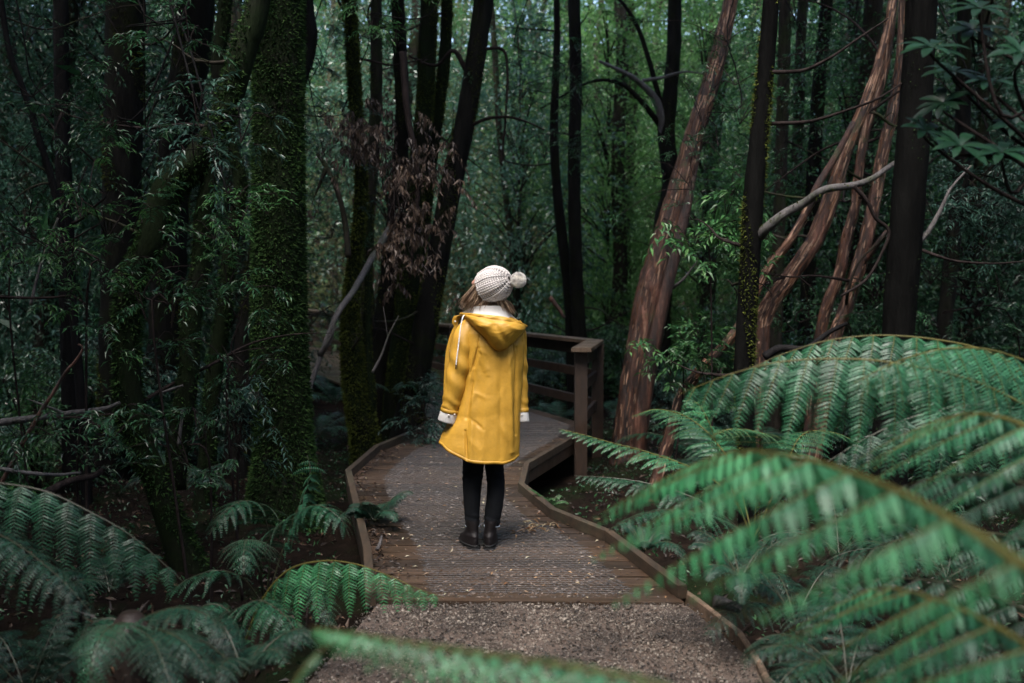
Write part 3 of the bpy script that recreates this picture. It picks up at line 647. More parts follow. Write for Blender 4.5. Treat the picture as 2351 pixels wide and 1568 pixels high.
tree('dark_bare_tree', 'thin dark trunk directly behind the mossy-edged trunk', 'tree',
     [(1802, -20, 26), (1800, 150, 28), (1792, 400, 28), (1786, 600, 28), (1780, 800, 30)], 12, M_BARK_FAR, 48, (G, 500, .03, .5))

# unseen crowns and boughs added overhead to shade the floor, mostly at the left
for k, (x, y, z, s) in enumerate([(-3.4, 2.2, 5.0, .8), (-4.6, 5.2, 5.9, .85), (-2.7, 7.6, 6.8, .8), (-5.8, 9.2, 7.4, 1), (-3.2, 11, 7.9, .9), (-4.2, -.5, 5, .9), (4.6, 4.6, 6.2, .9), (5.6, 8, 7.6, 1), (-7.5, 12, 8.5, 1.1)]):
    par = ALLT[0] if x < 0 else ALLT[23]
    c = obj('crown', CROWNS[k % 4], par, tuple(np.array([x, y, z]) - np.array(par.location))); c.scale = (s, s, s * .7); c.rotation_euler = (0, 0, k * 1.1)
    q = np.array([x, y, z]); bb = MB(); p0 = TREES[0 if x < 0 else 23][0]; st_ = p0[np.argmin(np.abs(p0[:, 2] - (z - 1)))]
    bb.add(*tube(spline([st_ - np.array(par.location), (st_ + q) / 2 + [0, 0, .4] - np.array(par.location), q - np.array(par.location)], 14), np.linspace(.06, .02, 14), 6)); obj('branch', bb.mesh('branch', [M_BARK], True), par)

# ------------------------------------------------------------------ trees deeper in the forest
B_G = leaf_mat('far_leaf_green', (.035, .11, .04), (.06, .165, .06), (.12, .25, .10), .25, .45, .8, .6)  # far greens paler than the near ones; background light put into their colour
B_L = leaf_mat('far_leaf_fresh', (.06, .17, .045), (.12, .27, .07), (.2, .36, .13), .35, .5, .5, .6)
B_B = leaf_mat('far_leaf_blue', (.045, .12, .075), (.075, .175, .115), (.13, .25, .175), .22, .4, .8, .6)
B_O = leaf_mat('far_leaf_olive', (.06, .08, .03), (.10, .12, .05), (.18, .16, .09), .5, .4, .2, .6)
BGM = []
B_D = leaf_mat('far_leaf_dimmed', (.012, .04, .02), (.02, .062, .028), (.04, .10, .045), .35, .3, .5, .6)  # darker far leaves; dim light at both sides is put into their colour
rgb_ = np.random.default_rng(5)
for k, (mt, lf) in enumerate([(B_G, .085), (B_L, .08), (B_B, .085), (B_O, .075), (B_G, .07), (B_B, .075), (B_D, .07), (B_D, .085)]):
    (V, Fs), c = leaf_cloud(260, 56, (1.6, 1.6, 3.7), lf * 1.12, .4, rgb_, shape='col' if k % 2 else 'ell', clump=.66)
    b = MB(); b.add(V, Fs, 0)
    for q in c[::5]: b.add(*tube(spline([[0, 0, q[2] - .9], q * [.5, .5, 1] + [0, 0, -.25], q], 5), np.linspace(.022, .006, 5), 4), 1)
    BGM.append(b.mesh('crown', [mt, M_TWIG]))
BGT = []
for k in range(5):
    n = 24; z = np.linspace(-.5, 15, n); wv = wob(300 + k)
    P = np.stack([.28 * np.sin(z * .35 + k) + .1 * np.sin(z * 1.1 + k), .2 * np.sin(z * .3 + 2 * k), z], -1)
    V, Fs = tube(P, np.linspace(.13, .05, n), 12, lambda t, th: .1 * wv(t * 6, th))
    b = MB(); b.add(V, Fs); BGT.append(b.mesh('trunk', [M_BARK_FAR], True))
kinds = [('forest_tree', 'slender tree deep in the forest behind the railing and trunks', 0), ('fresh_green_tree', 'tree of fresh bright green foliage deep behind the railing corner', 1),
         ('blue_green_tree', 'tree with blue-green glossy foliage deep in the forest', 2), ('olive_tree', 'sparse olive-brown leaved tree deep in the forest', 3)]
def bg_tree(x, y, kind, zc, cs, ts, mesh=None):
    nm, lb, mi = kinds[kind]
    g = float(ground_h(x, y))
    root = thing(nm, lb, 'tree', (x, y, g), {0: 'dark trees deep in the forest', 1: 'fresh green trees deep in the forest', 2: 'blue-green trees deep in the forest', 3: 'olive trees deep in the forest'}[kind])
    t = obj('trunk', BGT[rgb_.integers(0, 5)], root); t.scale = (ts, ts, 1); t.rotation_euler = (rgb_.normal(0, .05), rgb_.normal(0, .07), rgb_.uniform(0, 6.28))
    c = obj('crown', BGM[mesh if mesh is not None else mi], root, (0, 0, zc)); c.scale = (cs, cs, rgb_.uniform(.9, 1.15)); c.rotation_euler = (0, 0, rgb_.uniform(0, 6.28))
spots = []
for row, (y0, nn) in enumerate([(13.2, 7), (16, 9), (19, 11), (22.5, 13), (26.5, 14), (31, 15)]):
    for i in range(nn):
        fr = (i + .5 + rgb_.uniform(-.35, .35)) / nn * 2 - 1; y = y0 + rgb_.uniform(-1.3, 1.3); x = fr * y * .60
        if row < 2 and (-.06 < fr < .36): continue           # an opening above the bend of the walk
        if interp(LEFT, y) - .9 < x < interp(RIGHT, y) + .6: continue
        spots.append((x, y, fr, row))
for (x, y, fr, row) in spots:
    px = 1175 + x / y * F
    if 1330 < px < 1620: kind = rgb_.choice([1, 1, 1, 2, 0])
    elif px > 1950: kind = rgb_.choice([0, 0, 2])
    elif 650 < px < 1250: kind = rgb_.choice([0, 2, 3, 3])
    else: kind = rgb_.choice([0, 0, 0, 0, 0, 2])
    bg_tree(x, y, int(kind), rgb_.uniform(2.2, 4.8) + (row > 2) * 1.5, rgb_.uniform(.8, 1.25), rgb_.uniform(.5, 1.3), mesh=(int(rgb_.choice([6, 7])) if (px < 640 or px > 2000) else int(rgb_.choice([0, 4]))) if kind == 0 else None)

# forest beyond and around, too far or too dense to count
def forest_mass(name, label, xs, ys, ncl, per, leaf, zr, seed, ntr, mat):
    rg = np.random.default_rng(seed); pts = []
    x = rg.uniform(*xs, ncl); y = rg.uniform(*ys, ncl)
    z = ground_h(x, y) + rg.uniform(*zr, ncl) 
    c = np.stack([x, y, z], -1); n = ncl * per; ci = np.repeat(np.arange(ncl), per)
    pos = c[ci] + rg.normal(size=(n, 3)) * [.7, .7, .42]
    d = nrm(rg.normal(size=(n, 3)) + [0, 0, -.4]); M = scaled(orient(d, nrm(rg.normal(scale=.5, size=(n, 3)) + [0, 0, 1])), leaf * .5 * rg.uniform(.6, 1.4, n), leaf * rg.uniform(.6, 1.4, n))
    b = MB(); b.add(*stamp(QUAD, QUAD_F, M, pos), 0)
    for k in range(ntr):
        tx, ty = rg.uniform(*xs), rg.uniform(*ys); g = float(ground_h(tx, ty))
        b.add(*tube(spline([[tx, ty, g - .5], [tx + rg.normal(0, .3), ty, g + 6], [tx + rg.normal(0, .6), ty, g + 15]], 8), np.linspace(.2, .08, 8), 6), 1)
    tag(obj(name, b.mesh(name, [mat, M_BARK_FAR])), label, 'forest', kind='stuff')
forest_mass('far_forest', 'tallest far trees showing only at the very top of the view', (-40, 40), (48, 62), 6500, 30, .36, (4, 34), 23, 40, B_L)
forest_mass('far_forest', 'dense green forest closing the view behind the trees', (-34, 34), (33, 50), 5200, 34, .24, (-.2, 20), 3, 60, B_G)
forest_mass('side_forest', 'dark forest standing left of the boardwalk beyond the trunks', (-22, -8.5), (-8, 30), 2600, 26, .26, (0, 15), 4, 40, M_LEAF)
forest_mass('side_forest', 'dark forest standing right of the ferns beyond the trunks', (8.5, 22), (-8, 30), 2600, 26, .26, (0, 15), 6, 40, M_LEAF)
forest_mass('side_forest', 'leafy thicket added out of view left of the path to shade it', (-12, -4.8), (-7, 7), 900, 26, .22, (0, 9), 12, 12, M_LEAF)  # unseen, added to keep side light off the forest floor
forest_mass('rear_forest', 'forest behind the photographer that shades the path', (-13, 13), (-13, -3.5), 2600, 26, .26, (0, 14), 8, 30, M_LEAF)

# ------------------------------------------------------------------ the person in the yellow raincoat
def fabric(name, c, nsc=60, amp=.08, rough=.6, spec=.4, fuzz=.15, big=True):
    m, n, b = new_mat(name); t = noise(n, nsc, 6, .7); t2 = noise(n, 6, 5, .6)
    r = ramp(n, t.outputs[0], [(.3, tuple(v * (1 - amp) for v in c)), (.7, tuple(v * (1 + amp) for v in c))])
    col = r.outputs[0]
    if big: 
        r2 = ramp(n, t2.outputs[0], [(.35, (.86, .85, .82)), (.65, (1.06, 1.06, 1.06))]); col = mix(n, 1.0, col, r2.outputs[0], 'MULTIPLY')
    n.links.new(col, b.inputs['Base Color']); b.inputs['Roughness'].default_value = rough; b.inputs['Specular IOR Level'].default_value = spec
    t3 = noise(n, 26, 5, .6); bump(n, b, t3.outputs[0], fuzz, .012); return m
def person():
    D0 = 5.80
    pw = lambda px, py, dy=0.0: at(px, py, D0 + dy)
    org = np.array([pw(1103, 1258)[0], D0, 0.0])
    M_Y = fabric('coat_yellow', (.45, .245, .028), rough=.5, spec=.45); M_LIN = fabric('lining_white', (.50, .49, .485), rough=.8, spec=.1, amp=.05)
    M_JEAN = fabric('jeans_black', (.006, .007, .009), rough=.9, spec=.15); M_BOOT = fabric('boot_leather', (.007, .005, .0055), rough=.62, spec=.3, amp=.3)
    M_SOLE = plain('boot_sole', (.010, .010, .010), .7); M_SKIN = plain('skin', (.55, .30, .22), .5, nsc=20, amp=.06)
    M_KNIT = fabric('beanie_wool', (.44, .41, .395), nsc=140, amp=.18, rough=.95, spec=.1, big=False); M_KNIT_D = plain('beanie_inner', (.26, .24, .23), .95)
    M_YARN = leaf_mat('pompom_wool', (.74, .70, .68), (.80, .77, .74), (.84, .82, .80), .95, .1, .1, 20)
    M_HAIR = leaf_mat('hair_brown', (.12, .068, .042), (.26, .16, .10), (.55, .40, .27), .45, .1, .5, 8)
    M_SNAP = plain('snap_metal', (.6, .57, .52), .35, metal=.3); M_CORD = fabric('cord_white', (.66, .66, .68), nsc=200, amp=.3, rough=.8, big=False); M_HEM = plain('hem_grey', (.22, .26, .30), .8)
    root = thing('person', 'woman seen from behind in yellow raincoat and knitted pompom hat on the boardwalk', 'person', org)
    def part(name, mb, mats, smooth=True, parent=None):
        o = obj(name, mb.mesh(name, mats, smooth, org), parent or root)
        return o
    # --- coat body
    nt_, nv = 440, 260
    ys = np.array([718, 726, 735, 748, 765, 790, 850, 900, 950, 1000, 1030, 1066.])
    xl = np.array([1106, 1092, 1076, 1064, 1058, 1060, 1062, 1054, 1040, 1013, 1003, 1002.])
    xr = np.array([1160, 1176, 1190, 1200, 1204, 1205, 1202, 1198, 1195, 1193, 1192, 1190.])
    bb = np.array([.055, .075, .095, .115, .128, .138, .145, .15, .16, .175, .185, .19])
    cy_ = np.array([.00, .0, .0, .0, .0, .0, .01, .01, .01, .01, .01, .01])
    zl = np.array([pw(1130, y)[2] for y in ys]); XL = np.array([pw(a, y)[0] for a, y in zip(xl, ys)]); XR = np.array([pw(a, y)[0] for a, y in zip(xr, ys)])
    it = lambda z, tab: np.interp(-z, -zl, tab)
    th = np.linspace(0, 2 * np.pi, nt_, endpoint=False)[None, :]; v = (np.linspace(0, 1, nv) ** .9)[:, None]
    ct, st = np.cos(th), np.sin(th)
    hx = np.array([1003, 1032, 1062, 1085, 1113, 1148, 1178, 1190]); hy = np.array([1019, 1032, 1047, 1056, 1061, 1063, 1060, 1049])
    hemy = np.interp(1097 + 93 * ct, hx, hy) + np.where(st > 0, -6, 0) * np.abs(st)
    zh = 1.52 - (hemy - 660) / 394.5 + .002 * np.sin(9 * th) + .010
    z = zl[0] + v * (zh - zl[0])
    L, R_ = it(z, XL), it(z, XR); a = (R_ - L) / 2; c = (R_ + L) / 2; b_ = it(z, bb)
    ex = .82
    X = c + a * np.sign(ct) * np.abs(ct) ** ex; Y = D0 + it(z, cy_) + b_ * np.sign(st) * np.abs(st) ** ex
    # folds: ridges drawn as lines across the back, (x0,y0)-(x1,y1), height, width
    def folds(X, Z, lst):
        out = np.zeros_like(X)
        for (x0, y0), (x1, y1), h, w_ in lst:
            h, w_ = (h * 1.3, w_ * .8) if w_ > .0125 or h < 0 else (h * .75, w_ * 1.3); p, q = pw(x0, y0, -.14), pw(x1, y1, -.14); px, pz, qx, qz = p[0], p[2], q[0], q[2]
            ll = (qx - px) ** 2 + (qz - pz) ** 2; t = ((X - px) * (qx - px) + (Z - pz) * (qz - pz)) / ll; tc = np.clip(t, 0, 1)
            d = np.hypot(X - px - tc * (qx - px), Z - pz - tc * (qz - pz)); out += h * np.exp(-(d / w_) ** 2) * (.35 + .65 * np.sin(np.pi * np.clip(tc, .05, .95)))
        return out
    back = folds(X, z, [((1101, 757), (1096, 800), -.006, .004), ((1096, 800), (1078, 862), -.008, .005), ((1176, 775), (1182, 830), -.005, .004), ((1096, 800), (1120, 815), .006, .010), ((1095, 806), (1112, 850), .006, .009), ((1092, 812), (1098, 870), .006, .009), ((1180, 806), (1160, 850), .006, .010), ((1072, 1000), (1100, 1030), .005, .012), ((1165, 880), (1140, 930), .004, .012), ((1085, 900), (1120, 915), .004, .010),((1168, 800), (1176, 1040), .010, .018), ((1150, 820), (1150, 1050), -.006, .022), ((1120, 850), (1108, 1050), .006, .028), ((1098, 800), (1070, 960), -.010, .014),
                        ((1088, 850), (1082, 1050), .009, .02), ((1186, 800), (1184, 1000), -.010, .010), ((1100, 780), (1120, 860), .006, .016), ((1135, 830), (1130, 960), .004, .03),
                        ((1068, 990), (1072, 1050), -.012, .010), ((1092, 905), (1078, 930), .007, .010), ((1080, 960), (1110, 985), -.004, .012), ((1140, 960), (1165, 1010), .004, .02), ((1100, 820), (1085, 870), .008, .010)])
    back *= np.clip(-st * 3, 0, 1)
    wv = wob(901, 7); gen = .006 * v ** 2 * (np.sin(5 * th + 2 * v + 1) * .6 + np.sin(9 * th - 3 * v) * .35) + .0035 * wv(v * 1.5, th)
    gen = gen + .0012 * wob(77, 9)(v * 1.2, th * 4)
    dd = back + gen * np.clip(v * 4, 0, 1); X = X + dd * ct; Y = Y + dd * st
    V = np.stack([X, Y, z + 0 * th], -1).reshape(-1, 3); fq = grid_faces(nv, nt_)[:, ::-1]
    cb = MB(); cb.add(V, fq)
    # stitched hem: folded band
    e = V.reshape(nv, nt_, 3); ring = e[-1]; up1 = e[-7]; out = np.stack([ct[0], st[0], 0 * ct[0]], -1)
    hb = np.stack([up1 + out * .0002, up1 + out * .0008, (ring + up1) / 2 + out * .0005, ring + out * .0004, ring - out * .003, up1 - out * .003]).reshape(-1, 3)
    cb.add(hb, grid_faces(6, nt_)[:, ::-1])
    coat = part('coat', cb, [M_Y])
    # --- sleeves with turned cuffs
    def sleeve(path, seed, sgn, cuff_tilt):
        P = np.array([pw(p[0], p[1], p[2]) for p in path]); rad = np.array([p[3] for p in path]); Q = spline(np.hstack([P, rad[:, None]]), 90); wv = wob(seed, 8)
        def disp(t, th_):
            el = np.exp(-((t - .55) / .22) ** 2); cu = np.exp(-((t - .93) / .09) ** 2)
            return .035 * wv(t * .9, th_) + .12 * el * np.sin(30 * t + 2.2 * np.sin(th_ + seed)) * (.5 + .5 * np.sin(th_ + 2.)) + .06 * cu * np.sin(60 * t + 2 * np.sin(th_ * 2)) + .05 * np.exp(-((t - .2) / .15) ** 2) * np.sin(22 * t + 2 * th_)
        b = MB(); b.add(*tube(Q[:, :3], Q[:, 3], 40, disp, caps=False)); o = part('sleeve', b, [M_Y], parent=coat)
        T = nrm(Q[-1, :3] - Q[-6, :3]); p = Q[-1, :3]; r = Q[-1, 3]
        b = MB(); s = [(-.022, 1.03), (-.020, 1.09), (.0, 1.10), (.002, 1.02)]
        b.add(*tube(np.array([p + T * a_ for a_, _ in s]), np.array([r * k for _, k in s]), 40, caps=False)); part('cuff_strap', b, [M_Y], parent=coat)
        s = [(-.002, 1.02), (.002, 1.06), (.025, 1.09), (.050, 1.15), (.058, 1.13), (.055, 1.02), (.02, .92), (-.03, .85)]
        wc = wob(seed + 5)
        b = MB(); b.add(*tube(np.array([p + T * a_ for a_, _ in s]), np.array([r * k for _, k in s]), 40, lambda t, th_: .03 * wc(t, th_), caps=False)); part('cuff_lining', b, [M_LIN], parent=coat)
        return p, T, r
    pl, tl, rl = sleeve([(1090, 738, .0, .045), (1074, 758, -.035, .060), (1062, 790, -.055, .066), (1056, 830, -.065, .064), (1048, 870, -.07, .062), (1040, 910, -.07, .057), (1032, 946, -.065, .050)], 31, 1, 0)
    pr, tr, rr_ = sleeve([(1178, 742, .0, .045), (1186, 760, .0, .052), (1190, 800, .02, .050), (1192, 850, .03, .048), (1195, 900, .03, .044), (1197, 946, .02, .040)], 57, -1, 0)
    # --- hood lying on the back
    U = 90
    rim = spline([pw(1057, 720, .02), pw(1075, 721, -.09), pw(1100, 723, -.15), pw(1130, 726, -.175), pw(1160, 730, -.17), pw(1186, 738, -.13), pw(1209, 749, -.03)], U)
    nk = spline([pw(1060, 718, .04), pw(1074, 710, .0), pw(1090, 704, -.055), pw(1108, 702, -.085), pw(1125, 702, -.095), pw(1143, 702, -.09), pw(1156, 706, -.07), pw(1170, 718, -.04), pw(1184, 731, -.02), pw(1199, 744, .0)], U)
    low = spline([pw(1058, 724, .0), pw(1080, 742, -.11), pw(1100, 762, -.15), pw(1118, 781, -.165), pw(1132, 798, -.17), pw(1148, 804, -.172), pw(1166, 797, -.17), pw(1186, 779, -.15), pw(1200, 764, -.11), pw(1208, 752, -.03)], U)
    inn = nk * .5 + rim * .5 + np.array([0, .05, -.03])
    u = np.linspace(0, 1, U)[:, None]; bow = np.sin(np.pi * u) ** .6
    lin = [nk * (1 - s) ** 2 + 2 * s * (1 - s) * (inn + [0, 0, -.02]) + rim * s * s for s in np.linspace(0, 1, 12)]
    outr = []
    for s in np.linspace(0, 1, 34):
        blg = (.055 * np.sin(np.pi * s ** .8) + .012 * np.exp(-(s / .05) ** 2)) * bow
        drop = .010 * np.exp(-((s - .13) / .03) ** 2)
        outr.append(rim * (1 - s) + low * s + np.array([0, -1., 0]) * (blg - drop * bow) + [0, 0, .004])
    # fold back under the lower edge
    outr.append(low + np.array([0, .02, -.006]) * bow); outr.append(low + np.array([0, .05, .01]) * bow)
    O = np.stack(outr); uu = u[None, :, 0]; ss = np.linspace(0, 1, len(outr))[:, None]
    wr = .0045 * np.sin(38 * uu + 3 * np.sin(7 * ss)) * np.exp(-((ss - .05) / .10) ** 2) + .009 * np.exp(-(((uu - .72) - (ss - .3) * .35) / .05) ** 2) * np.sin(np.pi * ss) + .010 * np.exp(-(((uu - .35) + (ss - .5) * .5) / .05) ** 2) * np.sin(np.pi * ss) - .009 * np.exp(-(((uu - .55) - (ss - .3) * .2) / .04) ** 2) * np.sin(np.pi * ss) + .003 * wob(66, 8)(ss * 3, uu * 9)
    O = O + wr[..., None] * np.array([0, -1., .2])
    hbm = MB(); hbm.add(np.stack(lin).reshape(-1, 3), grid_faces(12, U, False), 1); hbm.add(O.reshape(-1, 3), grid_faces(len(outr), U, False), 0)
    # rolled casing along the rim
    hbm.add(*tube(rim + np.array([0, -.004, 0]), .0062, 10), 0)
    part('hood', hbm, [M_Y, M_LIN], parent=coat)
    # seam of the lining
    # collar flap, front edge and snaps at the left
    fb = MB(); fl = spline([pw(1062, 722, .05), pw(1048, 727, .06), pw(1043, 742, .07), pw(1046, 752, .07), pw(1038, 775, .08), pw(1030, 810, .09), pw(1026, 860, .09), pw(1024, 920, .09)], 50)
    w1 = np.interp(np.linspace(0, 1, 50), [0, .1, .2, .27, .35, 1], [.012, .034, .03, .02, .035, .035])[:, None]
    Vf = np.concatenate([fl + w1 * [-.5, .3, 0], fl + [0, -.008, 0], fl + w1 * [.8, .3, 0]]); j = np.arange(49)
    fb.add(Vf, np.concatenate([np.stack([j, j + 50, j + 51, j + 1], -1), np.stack([j + 50, j + 100, j + 101, j + 51], -1)])); part('front_placket', fb, [M_Y], parent=coat)
    def snap(p, nrm_, r=.0062):
        n_ = nrm(np.array(nrm_, float)); p = np.array(p); b = MB(); b.add(*tube(np.array([p - n_ * .002, p + n_ * .001, p + n_ * .0026, p + n_ * .003]), np.array([r, r, r * .75, r * .2]), 14)); part('snap_button', b, [M_SNAP], parent=coat)
    snap(pw(1045, 738, .055), (-.2, -1, 0), .006); snap(pw(1034, 806, .075), (-.3, -1, 0), .006)
    snap(pl + np.array([.032, -.046, -.010]), (.4, -1, 0)); snap(pl + np.array([.0, -.0575, -.012]), (0, -1, 0)); snap(pr + np.array([.004, -.047, -.012]), (.1, -1, 0))
    # drawstring
    b = MB(); cd = spline([pw(1066, 724, -.08), pw(1062, 730, -.115), pw(1057, 755, -.130), pw(1053, 790, -.137), pw(1049, 820, -.140), pw(1047, 838, -.142)], 40)
    b.add(*tube(cd, .0034, 8, lambda t, th_: .22 * np.sin(160 * t + 2 * th_)), 0); b.add(*tube(np.array([cd[-1], cd[-1] + [-.001, 0, -.012], cd[-1] + [-.001, 0, -.024]]), np.array([.0036, .0036, .003]), 8), 1)
    part('drawstring', b, [M_CORD, M_SOLE], parent=coat)
    # --- jeans
    ly = np.array([1000, 1064, 1090, 1114, 1150, 1184, 1205]); legs = [(np.array([1060, 1062, 1061.5, 1062, 1064, 1067, 1069]), np.array([1112, 1111, 1109, 1106, 1103, 1101, 1101.5])), (np.array([1111, 1113, 1116, 1118, 1116, 1112, 1112]), np.array([1158, 1156, 1158, 1159, 1156, 1150, 1147]))]
    jb = MB(); hbm = MB()
    cen = []
    for k, (a0, a1) in enumerate(legs):
        A_ = np.array([pw(x, y) for x, y in zip(a0, ly)]); B_ = np.array([pw(x, y) for x, y in zip(a1, ly)]); C = (A_ + B_) / 2; rr = (B_ - A_)[:, 0] / 2
        C[:, 1] += np.interp(ly, [1000, 1114, 1205], [.02, .0, -.012]); Q = spline(np.hstack([C, rr[:, None]]), 90); wv = wob(500 + k, 8)
        jb.add(*tube(Q[:, :3], Q[:, 3], 36, lambda t, th_: .03 * wv(t * 2, th_) + .045 * np.sin(70 * t + 2 * np.sin(th_)) * (np.exp(-((t - .93) / .10) ** 2) + .6 * np.exp(-((t - .38) / .1) ** 2)), ref=(0, -1, 0)))
        cen.append(Q[-1]); r = Q[-1, 3] * 1.03; p = Q[-1, :3]; thh = np.linspace(0, 2 * np.pi, 25)
        hbm.add(*tube(np.stack([p[0] + r * np.cos(thh), p[1] + r * np.sin(thh), p[2] + .002 * np.sin(3 * thh) + 0 * thh], -1), .0028, 6, ref=(0, 0, 1)))
        # frayed knee threads
    jeans = part('jeans', jb, [M_JEAN]); part('frayed_hem', hbm, [M_HEM], parent=jeans)
    # --- boots
    for k, (cx, yaw) in enumerate([(1085.5, .38), (1124, -.05)]):
        Q = cen[k]; x0 = pw(cx, 1258, -.05)[0]; y0 = 5.755; toe = np.array([-math.sin(yaw), math.cos(yaw)]); sd = np.array([math.cos(yaw), math.sin(yaw)])
        zz = [.165, .145, .12, .095, .075, .06, .045, .03, .022]; fwd = [.0, .0, .004, .014, .03, .048, .062, .07, .072]; lb = [.044, .046, .05, .062, .082, .102, .117, .124, .126]; wb = [.038, .037, .036, .037, .038, .040, .041, .042, .042]
        thh = np.linspace(0, 2 * np.pi, 40, endpoint=False); rings = []
        for i, zc in enumerate(zz):
            f = fwd[i] + lb[i] * np.cos(thh); s = wb[i] * np.sin(thh) * (1 - .16 * np.clip(-np.cos(thh), 0, 1)); cxx = x0 if i > 3 else x0 + (Q[0] - x0) * (1 - i / 4.); 
            rings.append(np.stack([cxx + toe[0] * f + sd[0] * s, y0 + (.012 if i < 4 else 0) + toe[1] * f + sd[1] * s, np.full(40, zc) + (.0 if i else .004 * np.cos(thh))], -1))
        n = 40; V = spline(np.stack(rings).reshape(len(zz), -1), 40).reshape(-1, 40, 3)
        wv = wob(70 + k, 7); V = V + (.0012 * wv(np.linspace(0, 1, 40)[:, None] * 2, thh[None]))[..., None] * np.stack([np.sin(thh), np.cos(thh), 0 * thh], -1)[None]
        bb_ = MB(); bb_.add(V.reshape(-1, 3), grid_faces(40, 40)); inner = V[0] * [1, 1, 1] + (V[0].mean(0) - V[0]) * .15 + [0, 0, -.03]; bb_.add(np.stack([V[0], inner]).reshape(-1, 3), grid_faces(2, 40)[:, ::-1])
        # elastic side gusset as a raised patch, pull tab at the heel
        bt = part('boot', bb_, [M_BOOT])
        sb = MB(); o_ = V[-1]; cc = o_.mean(0); g = lambda s, z_: np.stack([cc[0] + (o_[:, 0] - cc[0]) * s, cc[1] + (o_[:, 1] - cc[1]) * s, np.full(40, z_)], -1)
        S_ = np.stack([g(1.0, .024), g(1.05, .022), g(1.05, .016), g(1.03, .014)]); sb.add(S_.reshape(-1, 3), grid_faces(4, 40)); sb.add(S_[-1], np.arange(40)[None, :])
        # heel block: the rear third reaches the floor
        hz = [.016, .001]; H = []
        for z_ in hz:
            f = .0 + .058 * np.cos(thh) - .012; f = np.clip(f, -.07, .030) ; s = .0385 * np.sin(thh); H.append(np.stack([x0 + toe[0] * f + sd[0] * s, y0 + toe[1] * f + sd[1] * s, np.full(40, z_)], -1))
        sb.add(np.stack(H).reshape(-1, 3), grid_faces(2, 40)); sb.add(H[1], np.arange(40)[::-1][None, :])
        f = .135 + .058 * np.cos(thh); s = .036 * np.sin(thh); H = [np.stack([x0 + toe[0] * f + sd[0] * s, y0 + toe[1] * f + sd[1] * s, np.full(40, z_)], -1) for z_ in (.016, .001)]
        sb.add(np.stack(H).reshape(-1, 3), grid_faces(2, 40)); sb.add(H[1], np.arange(40)[::-1][None, :])
        part('sole', sb, [M_SOLE], False, parent=bt)
    # --- body: one continuous surface (limbs, trunk, hands and head fused)
    hc = pw(1124, 656, -.01); ax = nrm(np.array([.80, -.50, .33])); fc = nrm(np.array([-.90, .32, .28])); upv = nrm(ax - fc * ax.dot(fc)); rt = np.cross(fc, upv)
    bm = MB(); T_ = lambda P, r, ns=20: bm.add(*tube(spline(P, 16), np.interp(np.linspace(0, 1, 16), np.linspace(0, 1, len(r)), r), ns))
    chest = pw(1130, 790, .02); pel = pw(1118, 960, .0)
    T_([pel + [0, 0, -.1], pel, (pel + chest) / 2, chest, chest + [0, 0, .10], chest + [.0, .0, .15]], [.09, .115, .10, .12, .11, .05], 24)
    T_([pw(1128, 745, .0), pw(1128, 715, -.01), hc + [0, .0, -.05]], [.055, .05, .05])
    for (sx, path) in ((0, [(1098, 752, .0), (1066, 775, -.03), (1058, 850, -.06), (1046, 900, -.05), (1036, 945, -.02)]), (1, [(1165, 755, .0), (1186, 775, .02), (1190, 850, .04), (1192, 900, .05), (1190, 945, .07)])):
        P = [pw(*p) for p in path]; T_(P, [.05, .045, .038, .032, .024], 16)
        wr = P[-1]; hd = nrm(np.array([.18 if sx == 0 else -.35, .55, -.9])); side = nrm(np.cross(hd, [0, 1, .3]))
        T_([wr, wr + hd * .045, wr + hd * .085], [.024, .034, .034], 14)
        for q in range(4):
            bs = wr + hd * .08 + side * (q - 1.5) * .019; ln = [.062, .072, .068, .052][q]; cu = nrm(np.array([0, .8, -.3])); 
            T_([bs, bs + hd * ln * .4, bs + hd * ln * .7 + cu * ln * .18, bs + hd * ln * .75 + cu * ln * .45], [.0095, .0088, .008, .0068], 10)
        tb = wr + hd * .03 - side * .028; T_([tb, tb + hd * .025 - side * .012 + [0, .01, 0], tb + hd * .052 - side * .008 + [0, .02, 0]], [.0115, .010, .008], 10)
    for k in range(2):
        c0 = cen[k][:3]; T_([pel + [(-.05, .05)[k], 0, -.05], pw((1087, 1135)[k], 1064), pw((1084, 1138)[k], 1114), c0, c0 + [0, .02, -.09]], [.07, .046, .038, .030, .024], 18)
    # head: ellipsoid with brow, nose, lips, chin, ears
    n1, n2 = 48, 64; p_ = np.linspace(.02, np.pi - .02, n1)[:, None]; q_ = np.linspace(0, 2 * np.pi, n2, endpoint=False)[None]
    lx, ly_, lz = np.sin(p_) * np.cos(q_), np.sin(p_) * np.sin(q_), np.cos(p_) * np.ones_like(q_)      # lx face, ly side, lz up
    def gb(x, y, z, s): return np.exp(-((lx - x) ** 2 + (ly_ - y) ** 2 + (lz - z) ** 2) / s ** 2)
    rad = 1 + .26 * gb(1, 0, -.16, .13) + .12 * gb(1, 0, .0, .12) + .05 * gb(.95, 0, .22, .3) - .07 * (gb(.9, .34, .08, .16) + gb(.9, -.34, .08, .16)) + .07 * gb(.92, 0, -.45, .16) + .10 * gb(.8, 0, -.75, .25) + .10 * (gb(.05, 1, -.05, .14) + gb(.05, -1, -.05, .14)) - .08 * gb(-.6, 0, -.8, .4)
    E = hc[None, None] + (fc * (lx * rad * .092)[..., None] + rt * (ly_ * rad * .074)[..., None] + upv * (lz * rad * .108)[..., None])
    bm.add(E.reshape(-1, 3), [grid_faces(n1, n2), np.arange(n2)[None, ::-1], (np.arange(n2) + (n1 - 1) * n2)[None]])
    body = part('body', bm, [M_SKIN])
    md = body.modifiers.new('fuse', 'REMESH'); md.mode = 'VOXEL'; md.voxel_size = .0055; md.use_smooth_shade = True
